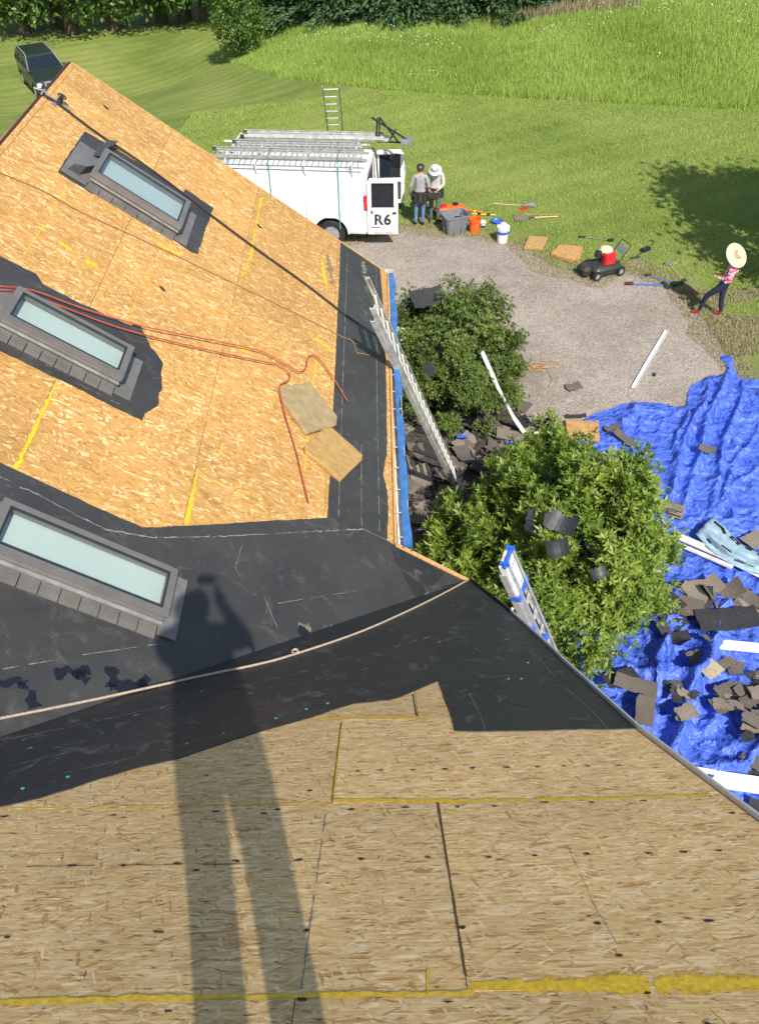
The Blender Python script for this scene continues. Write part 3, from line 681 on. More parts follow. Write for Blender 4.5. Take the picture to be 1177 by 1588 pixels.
# --- skylights
def skylight(gl, extra_top=.30, steps=8, lbl=None, head='plain'):
    """gl: the four glass corners in the photograph: far-up, far-down, near-down, near-up"""
    HG = .15
    q = [PA.at(*p, HG) for p in gl]
    u0 = (q[0][0] + q[3][0]) / 2; u1 = (q[1][0] + q[2][0]) / 2; v1 = (q[0][1] + q[1][1]) / 2; v0 = (q[2][1] + q[3][1]) / 2
    R = Matrix((PA.ex, PA.ey, PA.n)).transposed()
    sk = empty('skylight', parent=house); setp(sk, lbl)
    def bx(name, ua, ub, va, vb, ha, hb, m, bev=.003):
        b = MB(); b.box(PA.P((ua + ub) / 2, (va + vb) / 2, (ha + hb) / 2), (abs(ub - ua), abs(vb - va), abs(hb - ha)), R); return b.build(name, MT[m] if isinstance(m, str) else m, sk, bevel=bev)
    f = .055; o2 = .055
    # flashing apron: lower skirt and the side gutters
    fl = .13
    bx('apron_flashing', u1 + f, u1 + f + .15, v0 - fl, v1 + fl, .004, .018, 'framelt')
    bx('head_flashing', u0 - f - extra_top, u0 - f, v0 - fl, v1 + fl, .006, .03, 'framelt')
    n = steps; L = (u1 + f) - (u0 - f)
    for s, (va, vb) in enumerate(((v0 - f - .115, v0 - f - .004), (v1 + f + .004, v1 + f + .075))):
        for i in range(n):
            a = u0 - f + L * i / n; c = a + L / n - .008
            b = MB(); vv = [(a, va), (c, va), (c, vb), (a, vb)]; hh = .008 + .003 * (i % 2) + random.uniform(0, .002); sl = .006
            b.prism([PA.P(u, v, hh + (sl if u == c else 0)) for u, v in vv], [PA.P(u, v, .003) for u, v in vv]); b.build('step_flashing', MT['framelt'], sk)
            b2 = MB(); vi = vb if s == 0 else va; dv = -.006 if s == 0 else .006
            b2.box(PA.P((a + c) / 2, vi + (.004 if s == 0 else -.004), .05), (c - a, .004, .085), R); b2.build('step_flashing', MT['framelt'], sk)
    # curb walls
    for (ua, ub, va, vb) in ((u0 - f, u1 + f, v0 - f, v0 - .035), (u0 - f, u1 + f, v1 + .035, v1 + f), (u0 - f, u0 - .035, v0 - .035, v1 + .035), (u1 + .035, u1 + f, v0 - .035, v1 + .035)):
        bx('curb', ua, ub, va, vb, .0, .10, 'frame')
    # sash bars
    for (ua, ub, va, vb) in ((u0 - .07, u1 + .07, v0 - .07, v0), (u0 - .07, u1 + .07, v1, v1 + .07), (u0 - .07, u0, v0, v1), (u1, u1 + .07, v0, v1)):
        bx('sash', ua, ub, va, vb, .102, .165, 'frame', .006)
    for (ua, ub, va, vb) in ((u0 - .012, u1 + .012, v0 - .012, v0 + .004), (u0 - .012, u1 + .012, v1 - .004, v1 + .012), (u0 - .012, u0 + .004, v0, v1), (u1 - .004, u1 + .012, v0, v1)):
        bx('gasket', ua, ub, va, vb, .15, .1675, 'blackpl', .001)
    b = MB(); b.prism([PA.P(u, v, HG + .006) for u, v in ((u0, v0), (u1, v0), (u1, v1), (u0, v1))], [PA.P(u, v, HG) for u, v in ((u0, v0), (u1, v0), (u1, v1), (u0, v1))])
    b.build('glass_pane', MT['skyglass'], sk)
    bx('inner_blind', u0 - .034, u1 + .034, v0 - .034, v1 + .034, .085, .09, 'shaft', 0)
    # bright bead along the near side
    b = MB(); b.bar(PA.P(u0 - .05, v0 - .085, .09), PA.P(u1 + .06, v0 - .085, .09), .03, .012, up=tuple(PA.n)); b.build('side_bead', MT['silver'], sk)
    return sk, (u0, u1, v0, v1)
def skyglass():
    t = NT('tinted_skylight_glass'); t.n.remove(t.b)
    g = t.new('BsdfGlossy'); g.inputs['Roughness'].default_value = .03; tr = t.new('BsdfTransparent'); tr.inputs[0].default_value = (.96, .985, .98, 1)
    lw = t.new('LayerWeight'); lw.inputs[0].default_value = .18; mx = t.new('MixShader')
    t.L(t.math('MULTIPLY_ADD', lw.outputs['Fresnel'], .35, .05), mx.inputs[0]); t.L(tr.outputs[0], mx.inputs[1]); t.L(g.outputs[0], mx.inputs[2]); t.L(mx.outputs[0], t.o.inputs[0]); return t.m
MT['skyglass'] = skyglass()
skylight([(169.9, 237.9), (288.9, 314.4), (271.9, 343.2), (156, 268)], .28, 7, 'skylight nearest the far rake with its head flashing lifted')
skylight([(37, 460), (197, 538), (181, 575), (17.6, 487.3)], .3, 8, 'middle skylight with red hose across it')
skylight([(19.5, 790), (261, 889), (249.8, 942), (-6, 840)], .3, 9, 'skylight set in the black underlayment')
# loose membrane tails at the head of the far skylight
b = MB(); pts = [PA.at(*p) for p in [(108, 262), (125, 272), (150, 266), (165, 257)]]
prev = None; rings = []
for i, (u, v) in enumerate(pts):
    w = .07; rings.append([PA.P(u - .01, v - w, .03), PA.P(u + .02, v + w, .05 + .05 * math.sin(i * 1.3)), PA.P(u + .02, v + w, .045 + .05 * math.sin(i * 1.3)), PA.P(u - .01, v - w, .022)])
b.loft(rings); b.build('membrane_tail', MT['memA'], mroof, smooth=True)
b = MB(); rings = []
for i, (u, v) in enumerate([PA.at(*p) for p in [(150, 250), (156, 237), (168, 230), (172, 226)]]):
    w = .05; rings.append([PA.P(u - w, v, .05), PA.P(u + w, v, .10), PA.P(u + w, v, .092), PA.P(u - w, v, .04)])
b.loft(rings); b.build('membrane_tail', MT['memA'], mroof, smooth=True)

# ============================================================ THINGS LYING ON THE ROOF
def along(pts, h, sag=None, n=6, wob=.0, seed=0, surf=None):
    surf = surf or PA.W
    P = [surf(x, y, h) for x, y in pts]; out = []
    for i in range(len(P) - 1):
        p0, p1, p2, p3 = P[max(i - 1, 0)], P[i], P[i + 1], P[min(i + 2, len(P) - 1)]
        for j in range(n):
            t = j / n; out.append(.5 * ((2 * p1) + (p2 - p0) * t + (2 * p0 - 5 * p1 + 4 * p2 - p3) * t * t + (3 * p1 - p0 - 3 * p2 + p3) * t ** 3))
    out.append(P[-1])
    if wob: out = [p + Vector((mn.noise(Vector((i * .3, seed, 0))), mn.noise(Vector((i * .3, seed, 5))), 0)) * wob for i, p in enumerate(out)]
    return out
def rope(name, pts, r, mat, label, cat, h=.012, **kw):
    b = MB(); b.tube(along(pts, h, **kw), r, 7); return b.build(name, MT[mat], None, smooth=True, label=label, cat=cat)
rope('valley_rope', [(-60, 1126), (0, 1114), (150, 1084), (300, 1051), (400, 1030), (455, 1015), (550, 983), (620, 953), (680, 924), (724, 900)], .009, 'rope', 'long tan rope laid along the black valley of the roof', 'rope', h=.014, surf=roofpt)
kn = empty('rope_knot', roofpt(458, 1011, .02), label='small frayed knot of cord tied on the tan valley rope', cat='knot')
for j in range(5):
    a = j * 1.3; MB().tube([Vector((math.cos(a + t) * (.016 + .006 * (t % 2)), math.sin(a + t) * .02, .004 * math.sin(3 * t) + j * .003)) for t in np.linspace(0, 5, 14)], .0045, 6).build('cord_loop', MT['rope'], kn, smooth=True)
ok = [(68, 147), (92, 161), (150, 205), (220, 252), (285, 300), (330, 335), (400, 387), (470, 437), (523, 478), (556, 503)]
rope('safety_rope', ok, .011, 'ropeb', 'taut black safety rope running from the ridge past the far skylight', 'rope', h=.03)
rope('thin_cord', [(-20, 257), (0, 267), (68, 296), (126, 328), (250, 385), (400, 457), (515, 514), (530, 522), (544, 527), (550, 535), (554, 547), (562, 548), (572, 551)], .005, 'cordb', 'thin brown cord with a kinked loose end near the eave', 'cord', h=.01)
rope('air_hose', [(-20, 443), (0, 444), (51, 450), (129, 478), (219, 505), (310, 524), (400, 543), (439, 562), (462, 576), (474, 571), (479, 553), (492, 553), (515, 583), (539, 622)], .007, 'hose', 'red air hose looping over the middle skylight, end on the eave underlayment', 'hose', h=.055)
rope('air_hose', [(-20, 448), (0, 450), (39, 454), (117, 483), (195, 511), (312, 540), (400, 559), (433, 566), (449, 580), (447, 590), (434, 600), (442, 642), (459, 698), (470, 745), (479, 780)], .007, 'hose', 'red air hose ending on bare boards just beside the khaki foam pad', 'hose', h=.05)
# roof anchor at the ridge
an = empty('roof_anchor', PA.W(92, 161, .0), label='metal roof anchor holding the black safety rope near the ridge', cat='anchor')
Rr = Matrix((PA.ex, PA.ey, PA.n)).transposed()
MB().box((0, 0, .01), (.26, .05, .008), Rr).build('strap', MT['silver'], an); MB().box((-.03, 0, .02), (.05, .24, .01), Rr).build('strap', MT['silver'], an)
MB().lathe([(.03, 0), (.034, .04), (.02, .09), (.028, .11)], (0, 0, .0), 12, Rr).build('post', MT['blackpl'], an)
MB().tube([Rr @ Vector((math.cos(a) * .045, math.sin(a) * .045, .1)) for a in np.linspace(0, 6.28, 16)], .008, 6).build('ring', MT['black'], an)
an2 = empty('ridge_hook', PA.W(66, 146, .0), label='small grey hook clipped over the ridge at the rope end', cat='hook')
MB().tube([Rr @ Vector(p) for p in ((-.1, 0, .01), (-.03, .0, .04), (.02, .03, .03), (.06, -.02, .03), (.1, 0, .02))], .012, 8).build('hook_bend', MT['silver'], an2, smooth=True)
MB().tube([Rr @ Vector(p) for p in ((0, -.07, .03), (0, .07, .03))], .01, 8).build('crossbar', MT['silver'], an2)
# foam pads
def pad(pl, px, th, mat, name, label, cat='foam pad', h0=.004, sub=True, seed=0):
    poly = [pl.at(x, y, th + h0) for x, y in px]
    if area2(poly) < 0: poly = poly[::-1]
    poly = ragged(poly, .06, .005, seed)
    n = len(poly); c = (sum(p[0] for p in poly) / n, sum(p[1] for p in poly) / n); rings = []
    prof = [(.985, h0), (1.0, h0 + th * .25), (1.0, h0 + th * .7), (.99, h0 + th * .95), (.96, h0 + th)]
    for s, h in prof: rings.append([pl.P(c[0] + (p[0] - c[0]) * s, c[1] + (p[1] - c[1]) * s, h + .006 * mn.noise(Vector((p[0] * 5, p[1] * 5, seed)))) for p in poly])
    b = MB(); b.loft(rings, cap=False); nn = len(b.v)
    for s in (.6, .25): pass
    b.add([pl.P(c[0] + (p[0] - c[0]) * s, c[1] + (p[1] - c[1]) * s, h0 + th + .005 * mn.noise(Vector((p[0] * 6, p[1] * 6, seed + s)))) for s in (.96, .6, .3) for p in poly] + [pl.P(*c, h0 + th)], [(i * n + k, i * n + (k + 1) % n, (i + 1) * n + (k + 1) % n, (i + 1) * n + k) for i in range(2) for k in range(n)] + [(2 * n + k, 2 * n + (k + 1) % n, 3 * n) for k in range(n)])
    return b.build(name, MT[mat], None, smooth=True, label=label, cat=cat)
pad(PA, [(434, 600), (481, 592), (490, 603), (524, 645), (522, 659), (505, 664), (478, 671), (472, 664), (438, 614)], .055, 'foam_grey', 'foam_pad', 'grimy khaki foam pad lying on the fresh boards near the eave', seed=1)
pad(PA, [(515, 662), (563, 705), (562, 713), (531, 743), (476, 698), (474, 690), (502, 664)], .055, 'foam_tan', 'foam_pad', 'tan foam pad with square corners overlapping the eave underlayment', seed=2)
# small scraps on the boards
for i, (p, pl, l) in enumerate([((165, 167), PA, 'black scrap above the far skylight'), ((252, 448), PA, 'black scrap on bare boards right of the middle skylight'), ((402, 351), PA, 'dark splinter of shingle under the taut rope')]):
    q = pl.at(*p); poly = [(q[0] + a * .03, q[1] + b_ * .03) for a, b_ in ((-1.3, .6), (-.2, 1), (1.4, -.2), (.5, -.8), (-.6, -.2))]
    plate(pl, poly, 0, .006, 'shingle_scrap', MT['shinglek'], None, label='small ' + l, cat='scrap')
# blue sheet lining the gutter
b = MB(); rings = []
for i in range(60):
    y = gy0 + .0 + (gy1 - gy0 - .1) * i / 59; w = .085 + .010 * math.sin(i * .7) - (.03 if 22 < i < 27 else 0); x = gx(y) + .045 + .008 * mn.noise(Vector((i * .4, 0, 0)))
    z = ez - .028; rings.append([Vector((x, y, z - .05)), Vector((x + .005, y, z)), Vector((x + w * .5, y, z + .012 + .006 * mn.noise(Vector((i * .5, 2, 0))))), Vector((x + w, y, z + .004)), Vector((x + w + .012, y, z - .07)), Vector((x + w + .006, y, z - .07)), Vector((x + w - .006, y, z - .004)), Vector((x + w * .5, y, z + .004)), Vector((x + .011, y, z - .008)), Vector((x + .008, y, z - .05))])
b.loft(rings); b.build('gutter_sheet', MT['bluecloth'], None, smooth=True, label='long blue plastic sheet folded over the lip of the gutter', cat='plastic sheet')
# ============================================================ GROUND
def frange(a, b, s):
    return list(np.arange(a, b, s))
xs_ = sorted(set([-300, -200, -120, -80, -60, -45] + frange(-36, 36, .5) + [36, 45, 60, 80, 120, 200, 300]))
ys_ = sorted(set([-80, -40, -20, -10] + frange(-4, 14, 1.0) + frange(14, 62, .5) + [62, 75, 100, 150, 220, 320]))
drivepx = [(530, 372), (590, 366), (625, 351), (664, 359), (702, 364), (740, 366), (763, 374), (794, 378), (819, 389), (840, 401), (857, 417), (892, 421), (935, 427), (969, 418), (1003, 429), (1044, 450), (1067, 473), (1094, 500), (1110, 525), (1122, 550), (1135, 600)]
dw = [gp(*p) for p in drivepx]
drive = [(-9, 22.9), (-3, 22.9)] + [(p.x, p.y) for p in dw] + [(8.4, 12), (8.6, 6), (8.6, -6), (.2, -6), (.2, 8.3), (-.1, 11.0), (-9, 11.0)]
dr = np.array(drive)
def segdist(X, Y, poly, closed=True):
    D = np.full(X.shape, 1e9); n = len(poly)
    for i in range(n if closed else n - 1):
        a = poly[i]; b = poly[(i + 1) % n]; dx, dy = b[0] - a[0], b[1] - a[1]; L = dx * dx + dy * dy + 1e-9
        t = np.clip(((X - a[0]) * dx + (Y - a[1]) * dy) / L, 0, 1); D = np.minimum(D, np.hypot(X - a[0] - t * dx, Y - a[1] - t * dy))
    return D
X, Y = np.meshgrid(xs_, ys_); V = np.stack([X.ravel(), Y.ravel(), np.array([terr(a, b) for a, b in zip(X.ravel(), Y.ravel())])], 1)
nx = len(xs_); I = np.arange(len(V)).reshape(X.shape)
F = np.stack([I[:-1, :-1].ravel(), I[:-1, 1:].ravel(), I[1:, 1:].ravel(), I[1:, :-1].ravel()], 1)
lawn = fastmesh('lawn', V, F, MT['lawn'], smooth=True, kind='structure')
dd = segdist(V[:, 0], V[:, 1], drive); ins = inpoly(V[:, 0], V[:, 1], drive); dry = np.where(ins, 1, np.exp(-dd / .55))
dry *= np.where(V[:, 0] > 6.5, 1.2, 1.0)
a = lawn.data.attributes.new('dry', 'FLOAT', 'POINT'); a.data.foreach_set('value', np.clip(dry, 0, 1).astype(np.float32))
# driveway sheet with an uneven rim
rim = ragged(drive, .12, .11, 5)
b = MB(); b.add([(x, y, .004) for x, y in rim], [tuple(range(len(rim)))]); b.build('driveway', MT['gravel'], None, recalc=False, kind='structure')
bed = [(.15, 5.0), (3.0, 5.2), (3.9, 8.5), (3.4, 11.2), (3.0, 13.4), (2.6, 15.6), (1.6, 17.0), (.3, 17.2), (-.2, 14), (-.1, 11), (-.15, 5)]
rim = ragged(bed, .12, .08, 6)
b = MB(); b.add([(x, y, .008) for x, y in rim], [tuple(range(len(rim)))]); b.build('planting_bed', MT['mulch'], None, recalc=False, kind='structure')

# ------------------------------------------------------------ tarp
tpx = [(905, 648), (925, 640), (960, 628), (1000, 624), (1030, 627), (1048, 633), (1062, 630), (1064, 612), (1070, 598), (1095, 586), (1119, 581), (1128, 572), (1113, 553), (1122, 551), (1134, 556), (1140, 575), (1147, 590), (1165, 588), (1200, 592)]
tw = [gp(*p) for p in tpx]
tpoly = [(p.x, p.y) for p in tw] + [(11.5, 12.5), (11.8, 4), (10.8, -1.5), (3.0, -1.5), (2.4, 3), (2.6, 8), (3.4, 11.0), (4.0, 13.0)]
SP = .035
gx_ = np.arange(2.2, 12.2, SP); gy_ = np.arange(-1.8, 16.2, SP); TX, TY = np.meshgrid(gx_, gy_)
def tarp_h(x, y):
    x = np.asarray(x, float); y = np.asarray(y, float)
    wx = x + .5 * (pnoise(x * .7, y * .7, 1) - .5) + .12 * (pnoise(x * 2.6, y * 2.6, 2) - .5); wy = y + .5 * (pnoise(x * .7 + 9, y * .7, 3) - .5) + .12 * (pnoise(x * 2.6, y * 2.6 + 7, 4) - .5)
    def rid(u, v, s): return 1 - np.abs(2 * pnoise(u, v, s) - 1)
    h = .015 + .005 * rid(wx * 14, wy * 11, 16) ** 3 + .03 * rid(wx * 2.2 + wy * .8, wy * 5.5, 17) ** 8 + .02 * rid(wx * 6, wy * 2.2, 18) ** 12
    a = .35; u = wx * math.cos(a) + wy * math.sin(a); v = -wx * math.sin(a) + wy * math.cos(a)
    h = h + .13 * rid(u * 1.5, v * .33, 5) ** 12 * (.5 + .8 * pnoise(wx * .6, wy * .6, 6)) + .07 * rid(u * 3.1, v * .8, 19) ** 9
    a = -.5; u2 = wx * math.cos(a) + wy * math.sin(a); v2 = -wx * math.sin(a) + wy * math.cos(a)
    h = h + .075 * rid(u2 * 2.6, v2 * .7, 7) ** 4 * pnoise(wx * .9, wy * .9, 8)
    h = h + .035 * rid(wx * 4.5, wy * 1.8, 9) ** 9 * pnoise(wx * 1.3 + 3, wy * 1.3, 10)
    h = h + .025 * rid(wx * 3, wy * 6, 11) ** 9 * (pnoise(wx * .8, wy * .8, 12)) + .006 * rid(wx * 9, wy * 9, 13) ** 4
    near = np.clip((10.0 - y) / 3, 0, 1)                      # bunched up towards the house
    h = h + near * (.20 * rid(u * .9 + 4, v * .7, 14) ** 4 + .10 * rid(u2 * 1.9, v2 * 1.7, 15) ** 3)
    # long straight folds at the drive end
    for (p, q, hh, w) in FOLDS:
        dx, dy = q[0] - p[0], q[1] - p[1]; L = math.hypot(dx, dy); t = np.clip(((x - p[0]) * dx + (y - p[1]) * dy) / L / L, 0, 1)
        s = ((x - p[0]) * dy - (y - p[1]) * dx) / L + .06 * np.sin(t * 9) + .05 * (pnoise(x * 2, y * 2, 21) - .5)
        e = np.hypot(x - p[0] - t * dx, y - p[1] - t * dy); m = np.exp(-(np.maximum(0, e - np.abs(s)) / .1) ** 2)
        h = h + hh * 1.15 * np.exp(-(np.abs(s) / w / .75) ** 1.4) * (1 - .0 * t) * np.where(e < 3 * w + .25, 1, 0) * (.6 + .4 * np.sin(t * math.pi))
    return h
G2 = lambda p: (gp(*p).x, gp(*p).y)
FOLDS = [(G2((1130, 560)), G2((1060, 770)), .16, .09), (G2((1150, 600)), G2((1092, 800)), .12, .07), (G2((1095, 600)), G2((1030, 780)), .13, .08), (G2((1060, 640)), G2((1040, 740)), .1, .06), (G2((985, 640)), G2((1005, 740)), .07, .06), (G2((1177, 655)), G2((1100, 800)), .09, .05), (G2((1177, 720)), G2((1110, 790)), .07, .05), (G2((1030, 980)), G2((1000, 1100)), .3, .16), (G2((1100, 1000)), G2((1030, 1180)), .28, .17), (G2((1010, 1010)), G2((1060, 1090)), .2, .12), (G2((1100, 1220)), G2((1177, 1180)), .2, .12)]
TH_ = tarp_h(TX, TY); TH_ += 0.0
edge = segdist(TX, TY, tpoly); TH_ *= np.clip(.25 + edge / .3, 0, 1)
insd = inpoly(TX + .05 * (pnoise(TX * 3, TY * 3, 30) - .5), TY + .05 * (pnoise(TX * 3, TY * 3, 31) - .5), tpoly)
I = np.arange(TX.size).reshape(TX.shape)
keep = (insd[:-1, :-1] & insd[:-1, 1:] & insd[1:, 1:] & insd[1:, :-1]).ravel()
jx_ = .03 * (pnoise(TX * 5, TY * 5, 40) - .5); V = np.stack([(TX + jx_).ravel(), TY.ravel(), TH_.ravel() + .012], 1)
F = np.stack([I[:-1, :-1].ravel(), I[:-1, 1:].ravel(), I[1:, 1:].ravel(), I[1:, :-1].ravel()], 1)[keep]
use = np.unique(F); rm = -np.ones(len(V), int); rm[use] = np.arange(len(use))
fastmesh('tarpaulin', V[use], rm[F], MT['tarp'], smooth=True, label='huge crumpled blue tarpaulin spread on the ground and strewn with torn shingles', cat='tarpaulin')
def tz(x, y):
    if inpoly(np.array([x]), np.array([y]), tpoly)[0]: return float(tarp_h(np.array([x]), np.array([y]))[0]) + .015
    return .012
def tmax(x, y, r): return max(tz(x + a * r, y + b_ * r) for a in (-1, -.5, 0, .5, 1) for b_ in (-1, -.5, 0, .5, 1))

# ============================================================ PLANTS
def rand_dirs(n, up=0.0):
    d = RNG.normal(size=(n, 3)); d[:, 2] += up; return d / np.linalg.norm(d, axis=1)[:, None]
def leaf_quads(C, D, L, W, fold=.0, N=None):
    """diamond leaves at C pointing along D"""
    n = len(C); A = rand_dirs(n) if N is None else N; S_ = np.cross(D, A); S_ /= np.linalg.norm(S_, axis=1)[:, None] + 1e-9
    U = np.cross(S_, D); L = np.asarray(L).reshape(-1, 1) * np.ones((n, 1)); W = np.asarray(W).reshape(-1, 1) * np.ones((n, 1))
    V = np.stack([C, C + D * L * .5 + S_ * W * .5 + U * W * fold, C + D * L, C + D * L * .5 - S_ * W * .5 + U * W * fold], 1).reshape(-1, 3)
    F = np.arange(4 * n).reshape(n, 4); return V, F
def clumpy(n, R, nb, spread, squash=(1, 1, 1), inner=.55, top=0):
    d = rand_dirs(nb, top); r = inner + (1 - inner) * RNG.random(nb) ** .5; cc = d * r[:, None]
    k = RNG.integers(0, nb, n); P = cc[k] + RNG.normal(size=(n, 3)) * spread; return P * np.array(R) * np.array(squash), k, RNG.random(nb)[k]
def magnolia(name, c, R, n, label, leafL, mat, whorl=8, cat='bush', seed=0, lump=.22, flat=.0, clumps=75, csig=.085):
    o = empty(name, (c[0], c[1], 0), label=label, cat=cat)
    d = rand_dirs(n, .35); f = 1 + lump * np.array([mn.noise(Vector(x) * 2.3 + Vector((seed, 0, 0))) * 1.0 + 1.0 * mn.noise(Vector(x) * 5 + Vector((seed, 3, 0))) for x in d])
    rr = (.45 + .55 * RNG.random(n) ** .5) * f; P = d * rr[:, None] * np.array(R) + np.array([0, 0, c[2]])
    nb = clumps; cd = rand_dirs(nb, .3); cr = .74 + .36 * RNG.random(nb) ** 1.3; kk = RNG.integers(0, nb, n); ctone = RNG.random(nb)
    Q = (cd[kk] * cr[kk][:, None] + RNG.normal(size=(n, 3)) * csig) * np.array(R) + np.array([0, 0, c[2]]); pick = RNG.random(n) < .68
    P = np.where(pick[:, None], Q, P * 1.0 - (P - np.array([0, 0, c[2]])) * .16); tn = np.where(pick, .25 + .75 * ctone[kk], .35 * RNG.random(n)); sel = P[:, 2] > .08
    P = P[sel]; tn = tn[sel]; n = len(P); d = P - np.array([0, 0, c[2]]); d /= np.linalg.norm(d, axis=1)[:, None]
    ax = d + RNG.normal(size=(n, 3)) * .45; ax[:, 2] += .5; ax /= np.linalg.norm(ax, axis=1)[:, None]
    t1 = np.cross(ax, rand_dirs(n)); t1 /= np.linalg.norm(t1, axis=1)[:, None]; t2 = np.cross(ax, t1)
    Vs = []; tone = RNG.random(n); rn = []
    for k in range(whorl):
        a = 2 * math.pi * k / whorl + RNG.random(n) * .6; el = .25 + RNG.random(n) * .75
        D = (t1 * np.cos(a)[:, None] + t2 * np.sin(a)[:, None]) * np.cos(el)[:, None] + ax * np.sin(el)[:, None]
        V, F = leaf_quads(P + RNG.normal(size=(n, 3)) * .01, D, leafL * (.55 + .65 * RNG.random(n)), leafL * .3, .12, N=ax + .2 * rand_dirs(n)); Vs.append(V); rn.append(.3 * tone + .4 * tn + .3 * RNG.random(n))
    V = np.concatenate(Vs); fastmesh('foliage', V, np.arange(len(V)).reshape(-1, 4), mat, o, rnd=np.concatenate(rn))
    b = MB(); rs = random.Random(seed)
    for i in range(16):
        a = rs.uniform(0, 6.28); e = rs.uniform(.5, 1.3); q = Vector((math.cos(a) * math.cos(e) * R[0], math.sin(a) * math.cos(e) * R[1], c[2] + math.sin(e) * R[2])) * .82
        m = Vector((q.x * .35 + rs.uniform(-.1, .1), q.y * .35 + rs.uniform(-.1, .1), q.z * .55)); b.tube([(rs.uniform(-.1, .1), rs.uniform(-.1, .1), 0), m, q], [.045, .03, .01], 6)
    b.build('stems', MT['bark'], o, smooth=True)
    return o
def at_h(px, py, h): r = ray(px, py); t = (h - CAMH) / r.z; return CAMP + r * t
bc = at_h(884, 864, 1.6)
BUSH = (bc.x, bc.y, 1.55)
magnolia('rhododendron_bush', BUSH, (1.36, 1.50, 1.72), 9500, 'large round bush with bright glossy whorled leaves beside the roof edge', .115, MT['leafM'], seed=1)
bc3 = at_h(722, 845, 1.2)
magnolia('rhododendron_bush', (bc3.x, bc3.y, 1.0), (.62, .70, .95), 1100, 'smaller loose leafy bush between the roof corner and the large round bush', .125, MT['leafM'], seed=5, lump=.4)
bc4 = at_h(838, 744, 1.1)
magnolia('rhododendron_bush', (bc4.x, bc4.y, .95), (.85, .75, .95), 2300, 'low leafy bush with pale new sprigs joining the far side of the large round bush', .12, MT['leafM'], seed=6, lump=.4)
bc2 = at_h(704, 548, 1.25)
magnolia('yew_bush', (bc2.x, bc2.y, 1.15), (1.4, 1.5, 1.3), 12500, 'dark dense fine-leaved bush in front of the gutter, white strips stuck in it', .085, MT['leafY'], whorl=7, seed=9, lump=.16, clumps=130, csig=.075)
for i, (px, py, l) in enumerate([(790, 612, 'small bright green seedling by the dark bush edge'), (848, 655, 'leafy young shoot behind the white bent trim strip'), (700, 782, 'low bright sprig among dark shingles under the ladder foot')]):
    g = at_h(px, py, .3); magnolia('seedling', (g.x, g.y, .25), (.28, .28, .3), 45, l, .13, MT['leafM'], whorl=6, seed=20 + i, cat='plant')
# --- trees
def decid(name, x, y, H, R, label, n=9000, cat='tree', mat='leafT', low=.08, leaf=.30, group='broadleaf trees along the back of the lawn', seed=0, under=.25):
    z0 = terr(x, y); o = empty(name, (x, y, z0 - .1), label=label, cat=cat, group=group); rs = random.Random(seed)
    b = MB(); b.tube([(0, 0, 0), (.05 * H * rs.uniform(-.5, .5), 0, H * .35), (.05 * H * rs.uniform(-1, 1), .1, H * .8)], [.035 * H, .024 * H, .006 * H], 9); b.build('trunk', MT['bark'], o, smooth=True)
    bb = MB()
    for i in range(12):
        a = rs.uniform(0, 6.28); h = rs.uniform(.12, .6) * H; bb.tube([(0, 0, h), (math.cos(a) * R * .4, math.sin(a) * R * .4, h + .10 * H), (math.cos(a) * R * .85, math.sin(a) * R * .85, h + .14 * H)], [.011 * H, .007 * H, .002 * H], 5)
    bb.build('limbs', MT['bark'], o, smooth=True, kind='stuff')
    P, k, tone = clumpy(n, (R, R, H * .5), 70, .13, inner=.55); P[:, 2] = P[:, 2] * .96 + H * (.5 + low); P = P[P[:, 2] > under + .5 * np.sin(P[:, 0] * 2 + seed) * np.cos(P[:, 1] * 2)]; n = len(P)
    D = rand_dirs(n, -.3); V, F = leaf_quads(P, D, leaf * (.6 + .8 * RNG.random(n)), leaf * .6, .1); fastmesh('crown', V, F, MT[mat], o, rnd=.55 * RNG.random(n) + .45 * tone[:n] if len(tone) == n else RNG.random(n))
